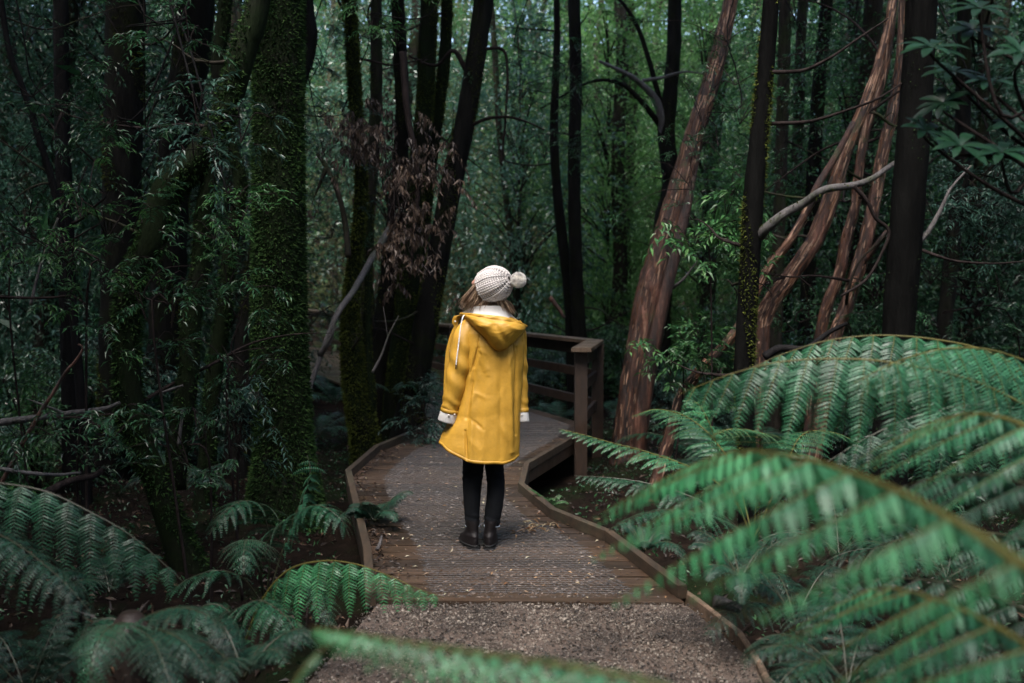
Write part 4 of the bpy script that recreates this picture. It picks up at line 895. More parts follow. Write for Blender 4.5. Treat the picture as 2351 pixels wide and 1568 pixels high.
    ms = body.modifiers.new('soften', 'SMOOTH'); ms.iterations = 4; ms.factor = .5
    # --- knitted hat: a core and one small loop of yarn per stitch
    e1 = nrm(np.cross(ax, [0, 0, 1.])); e2 = np.cross(ax, e1); c0 = pw(1134, 653, -.045); t0, t1 = -.066, .112
    def prof(t):
        s = np.clip((t - t0) / (t1 - t0), 0, 1); return .1005 * np.clip(1 - np.clip((s - .36) / .642, 0, 1) ** 2.3, 0, 1) ** .62 * (1 - .10 * np.clip(.36 - s, 0, 1) / .36)
    cap_ = lambda t, th_, dr=0.: c0 + ax * np.asarray(t)[..., None] + (e1 * np.cos(th_)[..., None] + e2 * np.sin(th_)[..., None]) * (prof(t) + dr)[..., None]
    tt = np.linspace(t0, t1 - .002, 40); thh = np.linspace(0, 2 * np.pi, 60, endpoint=False); TT, TH = np.meshgrid(tt, thh, indexing='ij')
    hb2 = MB(); hb2.add(cap_(TT, TH, -.004).reshape(-1, 3), [grid_faces(40, 60)], 1)
    ncol, nrow = 24, 14; us = np.linspace(0, 2 * np.pi, 8, endpoint=False); ps = np.linspace(0, np.pi, 6)
    sph = np.array([[math.sin(a_) * math.cos(b_2), -math.cos(a_), math.sin(a_) * math.sin(b_2)] for a_ in ps for b_2 in us]); sf = grid_faces(6, 8)
    arc = []; MM, PP = [], []
    for i in range(nrow):
        s = (i + .5) / nrow; t = t0 + (t1 - t0 - .004) * (1 - (1 - s) ** 1.25)
        dt = (t1 - t0) / nrow * 1.25
        for j in range(ncol):
            rib = (j % 3 != 2)
            for sg in (-1, 1):
                w_ = 2 * np.pi / ncol; th0 = (j + .5 + sg * .23) * w_; r_ = float(prof(np.array(t)))
                p = cap_(np.array(t), np.array(th0), .003 if rib else .0006); p2 = cap_(np.array(min(t + .002, t1)), np.array(th0), 0.)
                mer = nrm(p2 - cap_(np.array(t - .002), np.array(th0), 0.)); tang = -e1 * math.sin(th0) + e2 * math.cos(th0); no = nrm(np.cross(tang, mer)); no = no if no.dot(e1 * math.cos(th0) + e2 * math.sin(th0)) > 0 else -no
                wd = max(r_ * w_ * .30, .0016); dd = nrm(mer + tang * sg * .55) if rib else nrm(mer * .5 + tang * sg)
                M_ = orient(dd[None], no[None])[0] * np.array([wd, max(dt * .72, .006) if rib else dt * .5, .0055 if rib else .004])[None, :]
                MM.append(M_); PP.append(p)
    hb2.add(*stamp(sph, sf, np.array(MM), np.array(PP)), 0)
    hat = part('knitted_hat', hb2, [M_KNIT, M_KNIT_D])
    # pompom
    pc = pw(1190, 643, -.105); k = 2600; d = rdir(k); l = .0445 * rng.uniform(.8, 1.1, k); st_ = np.array([[-.5, 0, 0], [.5, 0, 0], [0, 0, .9], [-.45, 1, 0], [.45, 1, 0], [0, 1, .8]]); sfq = np.array([[0, 1, 4, 3], [1, 2, 5, 4], [2, 0, 3, 5]])
    d2 = nrm(d + rng.normal(scale=.12, size=(k, 3)))
    pb = MB(); pb.add(*stamp(st_, [sfq, np.array([[3, 4, 5]])], scaled(orient(d2, rdir(k)), .0026, l, .0026), np.tile(pc, (k, 1)))); part('pompom', pb, [M_YARN], False, parent=hat)
    # --- hair
    rg = np.random.default_rng(12); hb3 = MB(); n = 1100
    for i in range(n):
        u_ = rg.random(); 
        if u_ < .62:   # left fall, blown outward
            a_ = rg.random(); rt_ = np.array([1093 + 32 * a_, 640 + 48 * a_]); p0 = pw(rt_[0] + rg.normal(0, 1.5) + 4, rt_[1], rg.uniform(-.06, .06))
            flare = rg.random() ** 1.1; e_x = 1084 + 30 * a_ - 34 * flare * (1 - .35 * a_) + rg.normal(0, 2); e_y = np.interp(flare, [0, .5, 1], [722, 714, 694]) + rg.normal(0, 3)
            mid = pw(p_x := (rt_[0] * .45 + e_x * .55 + 4 - 9 * flare), (rt_[1] + e_y) / 2 + 10 * flare, -.03 + rg.normal(0, .02)); p1 = pw(e_x, min(e_y, 724), rg.uniform(-.05, .03))
        else:          # across the nape and right side
            a_ = rg.random(); p0 = pw(1112 + 48 * a_, 684 + 6 * math.sin(3 * a_) - 2, rg.uniform(-.085, -.02)); e_x = 1098 + 84 * a_ + rg.normal(0, 4); p1 = pw(e_x, 716 + 8 * max(0, a_ - .5) + rg.normal(0, 3), rg.uniform(-.075, -.02)); mid = (p0 + p1) / 2 + [rg.normal(0, .008), -.012, .004]
        Q = spline([p0, mid, p1], 9); Q += np.outer(np.sin(np.linspace(0, 3.1, 9)), rg.normal(0, .003, 3)); w_ = .0016
        hb3.add(*tube(Q, np.array([w_, w_, w_, w_, w_, w_ * .9, w_ * .7, w_ * .5, .0003]), 3, caps=False))
    part('hair', hb3, [M_HAIR])
person()

# ------------------------------------------------------------------ ferns
def frond(rachis, Lp, npairs=26, pinnule=.045, start=.14, droop=.35, fwd=.25, up=(0, 0, 1), seed=0, rr=.006, roll=0.0, both=(1, 1), npl=24, wfac=.36, sid=None, tilt=0.0, pd=.16, coarse=0, sp=.19, tp=.62):
    """rachis: points from base to tip (world). Twice-divided frond: side stalks on both sides, leaflets along each."""
    rg = np.random.default_rng(seed); n = 60; Q = spline(rachis, n); T = nrm(np.gradient(Q, axis=0))
    alen = np.linalg.norm(np.diff(Q, axis=0), axis=1).sum()
    if Lp > .12:
        npairs = int(np.clip(alen * (1 - start) / (sp * Lp), 8, 28)); npl = int(np.clip(Lp / (.0095 if pinnule > .035 else .0085), 12, 34)); wfac = .70 * (Lp / npl) / pinnule
    if coarse: npl = coarse; wfac = 1.0 * (Lp / npl) / pinnule
    S = nrm(np.cross(T, np.array(up, float))) if sid is None else nrm(np.tile(np.array(sid, float), (n, 1)) - T * (T @ np.array(sid, float))[:, None])
    U = np.cross(S, T)
    if roll: S, U = S * math.cos(roll) + U * math.sin(roll), U * math.cos(roll) - S * math.sin(roll)
    b = MB(); b.add(*tube(Q, np.linspace(rr, rr * .18, n), 6), 1)
    prof = lambda s: np.minimum(1, .45 + (s - start) / .25 * .55) * np.clip(1 - s, 0, 1) ** tp * 1.12
    s_all = start + (1 - start) * (np.arange(npairs) / npairs) ** .93
    MM, PP, m = [], [], 10
    for s in s_all:
        i = s * (n - 1); k = min(int(i), n - 2); f = i - k
        p0 = Q[k] * (1 - f) + Q[k + 1] * f; t = T[k]; u = U[k]
        for sg in (1, -1):
            if not both[0 if sg == 1 else 1]: continue
            L = Lp * prof(s) * rg.uniform(.86, 1.1)
            if L < .012: continue
            d = nrm(S[k] * sg + t * (fwd + .5 * s * s) + np.array([0, 0, -tilt]) + rg.normal(scale=.05, size=3))
            a = np.linspace(0, 1, m)[:, None]; dr = droop * rg.uniform(.8, 1.25)
            C = p0 + L * (d * a * (1 - .22 * dr * a * a) + np.array([0, 0, -1.]) * dr * .75 * a ** 2 + t * .08 * a * a)
            b.add(*tube(C, np.linspace(rr * .28, rr * .06, m), 3, caps=False), 1)
            npn = max(5, int(npl * (L / Lp) ** .8)); q = np.repeat((np.arange(npn) + .5) / npn, 2) ** 1.0
            sd = np.tile([1, -1], npn); x = q * (m - 1); kk = np.minimum(x.astype(int), m - 2); ff = (x - kk)[:, None]
            pc = C[kk] * (1 - ff) + C[kk + 1] * ff; ct = nrm(C[kk + 1] - C[kk]); side = nrm(t[None] - ct * (ct @ t)[:, None])
            un = np.cross(ct, side) * sg; un = nrm(un)
            if un[:, 2].mean() < 0: un = -un
            pl = pinnule * (L / Lp) ** .45 * np.clip(1.03 - q, .05, 1) ** .62 * np.minimum(1, .85 + 1.2 * q) * rg.uniform(.88, 1.1, len(q))
            dd = nrm(side * sd[:, None] + ct * (.42 + .3 * q)[:, None] + un * -pd + rg.normal(scale=.05, size=(len(q), 3)))
            MM.append(scaled(orient(dd, un + rg.normal(scale=.12, size=(len(q), 3))), np.minimum(np.maximum(pl * wfac, L / npn * .45), L / npn * (1.05 if coarse else .78)), pl)); PP.append(pc)
    b.add(*stamp(FROND, FROND_F, np.concatenate(MM), np.concatenate(PP)), 0)
    return b
def fern(name, label, base, fronds, mat=None, trunk=None, group=None, cat='fern'):
    root = thing(name, label, cat, base, group)
    for k, fr in enumerate(fronds):
        kw = dict(fr); R_ = kw.pop('r'); m = kw.pop('mat', mat or M_FERN)
        b = frond(R_, seed=hash_(label) + k, **kw)
        obj('frond', b.mesh('frond', [m, M_RACHIS if m is M_FERN or m is M_FERN_N else M_RACHIS_D], False, base), root)
    if trunk:
        z0, z1, rad = trunk; n = 14; wv = wob(hash_(label))
        P = np.stack([np.full(n, 0.), np.full(n, 0.), np.linspace(z0, z1, n) - base[2]], -1)
        V, Fs = tube(P, rad * np.array([1.2] * 9 + [1.15, 1.05, .9, .65, .25]), 20, lambda t, th: .16 * wv(t * 3, th))
        b = MB(); b.add(V, Fs)
        k = 900; th = rng.uniform(0, 6.283, k); zz = rng.uniform(z0, z1, k) - base[2]
        out = np.stack([np.cos(th), np.sin(th), np.zeros(k)], -1); d = nrm(out + rng.normal(scale=.5, size=(k, 3)) + [0, 0, .2])
        l = rng.uniform(.02, .06, k)
        b.add(*stamp(BLADE, BLADE_F, scaled(orient(d, rdir(k)), l * .16, l), out * rad * 1.05 + np.stack([0 * zz, 0 * zz, zz], -1)))
        obj('trunk', b.mesh('trunk', [M_LITTER], True), root)
    return root
def hash_(s): return sum((i + 1) * ord(c) for i, c in enumerate(s)) % 9973
M_FERN_N = leaf_mat('fern_green_lit', (.035, .18, .07), (.055, .24, .10), (.095, .31, .14), .40, .30, .5, 6)  # paler fern green; highlights of the bright fronds painted into the colour
A = lambda *p: np.array([at(*q) for q in p])

# big tree fern at the right: fronds very near the lens and the arching ones behind
fern('tree_fern', 'tree fern leaning in from the right edge, its large frond blurred close to the lens', at(2620, 1500, 1.15), [
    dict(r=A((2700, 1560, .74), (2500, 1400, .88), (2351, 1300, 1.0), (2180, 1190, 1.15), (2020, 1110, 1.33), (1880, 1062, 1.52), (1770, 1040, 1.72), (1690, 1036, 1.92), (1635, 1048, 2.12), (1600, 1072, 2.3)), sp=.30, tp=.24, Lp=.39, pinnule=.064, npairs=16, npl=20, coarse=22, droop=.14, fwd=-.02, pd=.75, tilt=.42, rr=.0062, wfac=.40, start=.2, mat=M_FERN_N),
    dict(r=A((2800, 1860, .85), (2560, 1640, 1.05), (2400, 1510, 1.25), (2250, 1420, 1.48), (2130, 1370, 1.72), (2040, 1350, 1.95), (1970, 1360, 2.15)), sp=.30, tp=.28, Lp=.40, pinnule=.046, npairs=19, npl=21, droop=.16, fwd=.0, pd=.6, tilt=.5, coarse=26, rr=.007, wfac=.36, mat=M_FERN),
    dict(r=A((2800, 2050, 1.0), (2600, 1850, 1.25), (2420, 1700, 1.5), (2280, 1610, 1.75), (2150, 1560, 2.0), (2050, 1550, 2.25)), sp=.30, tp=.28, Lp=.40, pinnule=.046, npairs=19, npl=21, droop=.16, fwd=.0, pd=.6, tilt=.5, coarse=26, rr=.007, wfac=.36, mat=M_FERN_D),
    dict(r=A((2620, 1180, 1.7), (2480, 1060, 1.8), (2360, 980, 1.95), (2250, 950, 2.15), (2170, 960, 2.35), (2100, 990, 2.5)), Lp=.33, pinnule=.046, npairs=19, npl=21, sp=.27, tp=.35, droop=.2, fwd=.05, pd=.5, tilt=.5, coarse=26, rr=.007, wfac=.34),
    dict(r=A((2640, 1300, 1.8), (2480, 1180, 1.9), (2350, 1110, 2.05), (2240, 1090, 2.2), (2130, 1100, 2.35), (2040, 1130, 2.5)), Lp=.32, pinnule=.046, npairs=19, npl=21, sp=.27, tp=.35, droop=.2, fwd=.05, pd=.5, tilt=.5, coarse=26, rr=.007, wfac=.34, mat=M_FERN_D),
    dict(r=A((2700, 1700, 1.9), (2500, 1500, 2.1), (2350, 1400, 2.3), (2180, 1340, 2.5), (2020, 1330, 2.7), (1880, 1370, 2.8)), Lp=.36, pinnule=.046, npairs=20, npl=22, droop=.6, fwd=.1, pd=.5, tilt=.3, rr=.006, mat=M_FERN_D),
    dict(r=A((2700, 1500, 2.2), (2500, 1320, 2.4), (2350, 1240, 2.6), (2200, 1220, 2.8), (2060, 1240, 3.0), (1930, 1290, 3.1)), Lp=.36, pinnule=.046, npairs=20, npl=22, droop=.6, fwd=.1, pd=.5, tilt=.3, rr=.006, mat=M_FERN_D),
    dict(r=A((2700, 1900, 1.7), (2500, 1700, 1.9), (2330, 1600, 2.1), (2150, 1560, 2.3), (1980, 1570, 2.5), (1850, 1610, 2.6)), Lp=.36, pinnule=.046, npairs=20, npl=22, droop=.6, fwd=.1, pd=.5, tilt=.3, rr=.006, mat=M_FERN_D),
], M_FERN)
fern('tree_fern', 'tree fern whose long arching fronds hang over the ground before the black trunk', at(2480, 1010, 3.1), [
    dict(r=A((2480, 1010, 3.0), (2351, 930, 3.0), (2220, 870, 3.0), (2050, 833, 3.0), (1930, 824, 3.02), (1800, 830, 3.06), (1700, 852, 3.1), (1620, 880, 3.15), (1560, 905, 3.2)), Lp=.38, sp=.215, pinnule=.088, npairs=24, droop=.45, fwd=.12, tilt=1.1, rr=.006, roll=.0),
    dict(r=A((2480, 960, 3.5), (2360, 858, 3.5), (2260, 805, 3.5), (2150, 780, 3.5), (2020, 770, 3.52), (1900, 782, 3.55), (1800, 812, 3.6), (1730, 842, 3.6)), Lp=.36, pinnule=.075, npairs=26, droop=.5, fwd=.15, tilt=.75, rr=.006),
    dict(r=A((2520, 1000, 3.3), (2420, 870, 3.2), (2300, 810, 3.1), (2180, 800, 3.0), (2060, 830, 2.9), (1960, 880, 2.85)), Lp=.34, pinnule=.075, npairs=24, droop=.6, fwd=.12, tilt=.9, rr=.006),
    dict(r=A((2520, 1060, 3.3), (2400, 960, 3.3), (2260, 930, 3.3), (2120, 950, 3.3), (2000, 1000, 3.3), (1900, 1060, 3.3)), Lp=.34, pinnule=.075, npairs=24, droop=.6, fwd=.12, tilt=.9, rr=.006, mat=M_FERN_D),
    dict(r=A((2500, 940, 4.0), (2400, 870, 4.1), (2320, 840, 4.3), (2200, 830, 4.5), (2080, 850, 4.6)), Lp=.36, pinnule=.05, npairs=22, droop=.6, fwd=.12, rr=.006, mat=M_FERN_D),
], M_FERN)
# sharp fern between red tree and blurred frond
cb = at(1730, 1240, 4.6)
def arch(base, az, L, rise, fall, n=7):
    """frond rachis from a crown: azimuth, length, rise and how far it bends back down"""
    t = np.linspace(0, 1, n); h = L * (t - .12 * t ** 3) * math.cos(rise); z = L * (math.sin(rise) * t * 1.25 - fall * t ** 2)
    return np.stack([base[0] + math.sin(az) * h, base[1] + math.cos(az) * h, base[2] + z], -1)
fern('ground_fern', 'sharp green fern spreading fronds over the boardwalk kerb below the red-barked trunk', cb, [
    dict(r=A((1730, 1240, 4.6), (1680, 1140, 4.7), (1600, 1080, 4.8), (1500, 1042, 4.9), (1400, 1015, 5.0), (1340, 998, 5.05), (1282, 984, 5.1)), Lp=.24, pinnule=.036, npairs=26, droop=.45, fwd=.4, rr=.004),
    dict(r=A((1730, 1240, 4.6), (1640, 1170, 4.6), (1560, 1130, 4.65), (1470, 1106, 4.7), (1390, 1096, 4.75), (1318, 1092, 4.8)), Lp=.22, pinnule=.034, npairs=24, droop=.6, fwd=.4, rr=.004, mat=M_FERN_D),
    dict(r=A((1730, 1240, 4.6), (1690, 1090, 4.8), (1640, 1010, 5.0), (1590, 965, 5.2), (1545, 945, 5.35), (1500, 940, 5.5), (1450, 955, 5.6)), Lp=.23, pinnule=.034, npairs=24, droop=.45, fwd=.35, rr=.004),
    dict(r=A((1730, 1240, 4.6), (1680, 1120, 4.6), (1650, 1030, 4.6), (1628, 970, 4.6), (1605, 930, 4.65), (1575, 912, 4.7)), Lp=.25, pinnule=.034, npairs=20, droop=.3, fwd=.1, rr=.004, mat=M_FERN_N),
    dict(r=A((1730, 1240, 4.6), (1740, 1100, 4.5), (1745, 1010, 4.4), (1730, 990, 4.3), (1680, 985, 4.1), (1640, 1000, 3.95)), Lp=.24, pinnule=.034, npairs=22, droop=.5, fwd=.2, rr=.004),
    dict(r=A((1730, 1240, 4.6), (1650, 1190, 4.4), (1560, 1170, 4.2), (1480, 1180, 4.05), (1400, 1215, 3.95)), Lp=.24, pinnule=.036, npairs=22, droop=.6, fwd=.3, rr=.004, mat=M_FERN_D),
    dict(r=A((1730, 1240, 4.6), (1800, 1080, 4.7), (1840, 1000, 4.9), (1900, 990, 5.1), (1960, 1010, 5.2)), Lp=.24, pinnule=.036, npairs=22, droop=.5, fwd=.3, rr=.004),
    dict(r=A((1730, 1240, 4.6), (1790, 1150, 4.4), (1870, 1100, 4.2), (1950, 1110, 4.0), (2010, 1160, 3.9)), Lp=.24, pinnule=.036, npairs=22, droop=.5, fwd=.3, rr=.004, mat=M_FERN_D),
], M_FERN)
def crown_fern(name, label, base, n, L, seed, mat, Lp=.22, pin=.033, rise=(.5, 1.0), fall=(.5, .9), az0=0, az1=6.283, npairs=20, trunk=None, group=None, droop=.5, npl=18):
    rg = np.random.default_rng(seed); fr = []
    for k in range(n):
        az = az0 + (az1 - az0) * (k + rg.uniform(-.3, .3)) / n; l = L * rg.uniform(.75, 1.1)
        fr.append(dict(r=arch(base, az, l, rg.uniform(*rise), rg.uniform(*fall)), Lp=Lp * l / L, pinnule=pin, npairs=npairs, droop=droop, fwd=.25, rr=.004, npl=npl))
    return fern(name, label, base, fr, mat, trunk, group)
# left ferns
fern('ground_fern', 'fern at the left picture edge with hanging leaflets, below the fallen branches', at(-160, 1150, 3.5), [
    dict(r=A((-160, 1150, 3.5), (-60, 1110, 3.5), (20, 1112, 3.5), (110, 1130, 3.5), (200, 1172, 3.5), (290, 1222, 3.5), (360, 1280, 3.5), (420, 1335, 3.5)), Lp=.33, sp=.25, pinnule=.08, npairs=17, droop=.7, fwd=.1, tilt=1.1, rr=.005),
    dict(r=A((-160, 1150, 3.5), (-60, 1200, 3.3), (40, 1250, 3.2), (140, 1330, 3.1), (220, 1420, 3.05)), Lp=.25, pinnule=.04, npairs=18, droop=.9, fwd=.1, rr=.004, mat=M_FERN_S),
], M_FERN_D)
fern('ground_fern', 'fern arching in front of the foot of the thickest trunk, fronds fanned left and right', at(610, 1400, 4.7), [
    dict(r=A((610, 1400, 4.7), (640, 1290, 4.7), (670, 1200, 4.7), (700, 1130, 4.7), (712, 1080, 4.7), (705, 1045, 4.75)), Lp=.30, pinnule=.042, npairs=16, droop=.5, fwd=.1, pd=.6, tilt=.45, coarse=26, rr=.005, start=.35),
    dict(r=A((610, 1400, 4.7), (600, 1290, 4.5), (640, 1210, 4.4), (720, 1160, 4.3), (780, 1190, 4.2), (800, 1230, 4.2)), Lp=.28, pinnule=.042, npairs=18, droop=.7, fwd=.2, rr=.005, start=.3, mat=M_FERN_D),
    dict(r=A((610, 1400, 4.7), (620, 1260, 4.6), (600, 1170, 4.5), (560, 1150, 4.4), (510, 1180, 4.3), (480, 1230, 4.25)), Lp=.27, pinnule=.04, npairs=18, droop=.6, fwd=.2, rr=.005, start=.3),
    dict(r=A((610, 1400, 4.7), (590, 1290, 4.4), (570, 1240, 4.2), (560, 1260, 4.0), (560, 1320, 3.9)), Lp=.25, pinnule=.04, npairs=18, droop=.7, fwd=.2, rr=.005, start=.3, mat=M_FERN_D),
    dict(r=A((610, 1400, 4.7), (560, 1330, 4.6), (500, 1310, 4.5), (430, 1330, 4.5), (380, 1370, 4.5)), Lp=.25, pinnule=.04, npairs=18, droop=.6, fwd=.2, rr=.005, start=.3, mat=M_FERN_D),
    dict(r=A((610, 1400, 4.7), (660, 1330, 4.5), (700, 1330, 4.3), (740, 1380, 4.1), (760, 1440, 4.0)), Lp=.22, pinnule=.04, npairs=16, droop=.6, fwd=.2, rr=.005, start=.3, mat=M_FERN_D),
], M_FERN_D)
fern('ground_fern', 'bright fern frond with hanging fingers over the left kerb where the boards begin', at(560, 1480, 3.9), [
    dict(r=A((560, 1480, 3.9), (600, 1380, 3.85), (660, 1310, 3.8), (740, 1288, 3.75), (820, 1296, 3.7), (900, 1325, 3.68), (960, 1352, 3.66), (1020, 1372, 3.66)), Lp=.23, sp=.27, pinnule=.064, npairs=20, droop=.6, fwd=.12, tilt=1.2, rr=.005, mat=M_FERN_N),
    dict(r=A((560, 1480, 3.9), (560, 1400, 3.8), (600, 1380, 3.7), (660, 1420, 3.6), (700, 1490, 3.5)), Lp=.25, pinnule=.042, npairs=18, droop=.8, fwd=.2, rr=.005, mat=M_FERN_D),
    dict(r=A((560, 1480, 3.9), (520, 1400, 3.9), (470, 1390, 3.9), (430, 1430, 3.9)), Lp=.2, pinnule=.042, npairs=14, droop=.8, fwd=.2, rr=.005, mat=M_FERN_D),
], M_FERN)
hb = at(300, 1440, 3.2)
fern('stump_fern', 'low fern with a brown fibrous stump in the lower left corner', hb, [
    dict(r=A((300, 1440, 3.2), (350, 1410, 3.1), (410, 1395, 3.05), (470, 1410, 3.0), (520, 1450, 3.0)), Lp=.17, pinnule=.04, npairs=20, droop=.5, fwd=.3, rr=.005),
    dict(r=A((300, 1440, 3.2), (360, 1445, 3.0), (410, 1465, 2.9), (450, 1500, 2.85), (490, 1560, 2.8)), Lp=.16, pinnule=.04, npairs=20, droop=.5, fwd=.3, rr=.005),
    dict(r=A((300, 1440, 3.2), (340, 1460, 2.95), (370, 1510, 2.8), (400, 1600, 2.7)), Lp=.16, pinnule=.04, npairs=20, droop=.4, fwd=.3, rr=.005),
    dict(r=A((300, 1440, 3.2), (280, 1430, 3.0), (240, 1450, 2.85), (215, 1510, 2.75), (205, 1600, 2.7)), Lp=.15, pinnule=.036, npairs=22, droop=.5, fwd=.3, rr=.005, mat=M_FERN_D),
    dict(r=A((300, 1440, 3.2), (250, 1420, 3.2), (200, 1440, 3.15), (170, 1500, 3.1)), Lp=.15, pinnule=.036, npairs=18, droop=.5, fwd=.3, rr=.005, mat=M_FERN_D),
], M_FERN_S, trunk=(float(hb[2]) - .6, float(hb[2]) + .05, .11))
fern('near_fern', 'blurred fern frond lying across the bottom edge over the gravel', at(560, 1800, 1.35), [
    dict(r=A((1900, 1760, 1.1), (1700, 1640, 1.14), (1500, 1570, 1.18), (1300, 1530, 1.22), (1100, 1500, 1.27), (930, 1475, 1.32), (800, 1452, 1.36), (715, 1440, 1.4)), Lp=.135, pinnule=.034, npairs=24, npl=10, droop=.5, fwd=.5, pd=.5, coarse=8, rr=.004, wfac=.5, mat=M_FERN_N),
    dict(r=A((560, 1800, 1.3), (620, 1660, 1.3), (680, 1560, 1.3), (730, 1500, 1.32), (770, 1470, 1.34)), Lp=.03, pinnule=.012, npairs=16, npl=7, droop=.5, fwd=.6, rr=.004, wfac=.5, mat=M_FERN),
], M_FERN)
# smaller ferns along the walk and in the understorey
crown_fern('small_fern', 'small wet fern at the foot of the yellow mossy trunk left of the walk', gr(735, 1010, -.3) + [0, 0, .05], 9, .75, 61, M_FERN_D, Lp=.16, pin=.03)
crown_fern('small_fern', 'fern in the gap between the curved trunk and the yellow coat', at(985, 925, 11.2), 9, .8, 62, M_FERN_D, Lp=.2)
crown_fern('small_fern', 'fern behind the yellow mossy trunk, reaching toward the fallen grey branch', at(770, 930, 11.5), 8, .9, 63, M_FERN_D, Lp=.2)
crown_fern('small_fern', 'small bright fern on the bank inside the right bend of the kerb', at(1262, 1165, 6.9), 7, .28, 64, M_LEAF_L, Lp=.07, pin=.018, npairs=12)
crown_fern('small_fern', 'broad glossy fern right of the red leaning trunk', at(1545, 905, 10.5), 9, .8, 65, M_FERN_D, Lp=.15, rise=(.8, 1.3))
k_ = 0
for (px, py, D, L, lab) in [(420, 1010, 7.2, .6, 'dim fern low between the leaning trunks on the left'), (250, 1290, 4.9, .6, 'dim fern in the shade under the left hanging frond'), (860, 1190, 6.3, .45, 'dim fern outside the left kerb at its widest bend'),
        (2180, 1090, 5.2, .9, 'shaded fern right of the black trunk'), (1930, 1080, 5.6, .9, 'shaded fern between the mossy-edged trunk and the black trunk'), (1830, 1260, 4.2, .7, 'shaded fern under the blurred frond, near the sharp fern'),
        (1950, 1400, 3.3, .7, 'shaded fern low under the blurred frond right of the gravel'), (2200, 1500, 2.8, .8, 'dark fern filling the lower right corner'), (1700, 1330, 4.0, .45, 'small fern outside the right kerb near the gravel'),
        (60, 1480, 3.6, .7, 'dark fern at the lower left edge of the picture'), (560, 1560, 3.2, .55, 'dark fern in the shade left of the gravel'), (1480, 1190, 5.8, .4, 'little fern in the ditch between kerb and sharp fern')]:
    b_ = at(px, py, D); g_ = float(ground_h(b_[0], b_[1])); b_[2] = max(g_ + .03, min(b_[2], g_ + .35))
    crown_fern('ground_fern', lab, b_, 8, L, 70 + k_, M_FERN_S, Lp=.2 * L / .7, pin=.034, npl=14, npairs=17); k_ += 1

# ------------------------------------------------------------------ leafy saplings and shrubs
def sprigs(centers, per, twig, leaf, rg, lw=.24, droop=.5, spread=1.0, dirs=None):
    """twigs with alternate narrow leaves"""
    b = MB(); MM, PP = [], []
    for ci, c in enumerate(centers):
        d0 = nrm(rg.normal(size=3) * [1, 1, .35]) if dirs is None else nrm(dirs[ci] + rg.normal(scale=.35, size=3))
        for k in range(per):
            d = nrm(d0 + rg.normal(scale=.7 * spread, size=3) * [1, 1, .5]); L = twig * rg.uniform(.6, 1.3)
            t = np.linspace(0, 1, 6)[:, None]; C = c + L * (d * t + np.array([0, 0, -1.]) * droop * t * t * .6)
            b.add(*tube(C, np.linspace(.0022, .0008, 6), 3, caps=False), 1)
            m = rg.integers(7, 14); q = np.linspace(.15, 1, m); x = q * 5; kk = np.minimum(x.astype(int), 4); f = (x - kk)[:, None]
            p = C[kk] * (1 - f) + C[kk + 1] * f; ct = nrm(C[kk + 1] - C[kk]); sd = nrm(np.cross(ct, [0, 0, 1.])) * np.where(np.arange(m) % 2, 1, -1)[:, None]
            dd = nrm(sd * .75 + ct * .8 + rg.normal(scale=.25, size=(m, 3)) + [0, 0, -.12]); l = leaf * rg.uniform(.6, 1.2, m)
            MM.append(scaled(orient(dd, nrm(rg.normal(scale=.35, size=(m, 3)) + [0, 0, 1])), l * lw, l)); PP.append(p)
    return b, np.concatenate(MM), np.concatenate(PP)
def sapling(name, label, pts, rad, n, mat, seed, D, leaf=.05, per=4, twig=.16, group=None, stem=True, cat='sapling', lw=.24, droop=.5):
    hang = min(p[1] for p in pts) < 450 and max(p[1] for p in pts) < 620
    """pts: places (x, y) of the photograph through which its foliage runs, at depth D"""
    rg = np.random.default_rng(seed); W = np.array([at(p[0], p[1], D) for p in pts])
    base = W[np.argmin(W[:, 2])].copy(); g = float(ground_h(base[0], base[1])); bp = np.array([base[0] + rg.normal(0, .1), base[1] + .1, g])
    root = thing(name, label, cat, bp, group)
    i = rg.integers(0, len(W), n); C = W[i] + rg.normal(size=(n, 3)) * np.array([rad, rad * .9, rad * .75])
    b, M, P = sprigs(C, per, twig, leaf, rg, lw, droop)
    V, Fs = stamp(LEAF, LEAF_F, M, P); b.add(V, Fs, 0)
    order = W[np.argsort(W[:, 2])]
    for c in C[::2]:
        j = order[np.argmin(np.linalg.norm(order - c, axis=1))]; b.add(*tube(spline([j + [0, .02, -.12], (j + c) / 2 + [0, 0, .02], c], 6), np.linspace(.004, .0018, 6), 4), 1)
    obj('foliage', b.mesh('foliage', [mat, M_TWIG], False, bp), root)
    if hang:      # the end of a bough that comes down from above the picture
        top = order[-1]; q = np.array([top[0] + rg.choice([-1, 1]) * .5, top[1] + .4, max(top[2] + 1.2, 1.6 + .32 * D)])
        S = spline(np.vstack([q, (q + top) / 2 + [0, 0, .15], order[::-1]]), 30); sb = MB(); sb.add(*tube(S, np.linspace(.008, .002, len(S)), 6)); obj('stem', sb.mesh('stem', [M_BARK_PLAIN], True, bp), root)
    elif stem:
        S = spline(np.vstack([bp - [0, 0, .05], order]), 30) if len(order) > 1 else spline(np.vstack([bp - [0, 0, .05], (bp + order[0]) / 2 + [.04, 0, 0], order[0]]), 20)
        sb = MB(); sb.add(*tube(S, np.linspace(.009, .003, len(S)), 6)); obj('stem', sb.mesh('stem', [M_TWIG], True, bp), root)
    return root
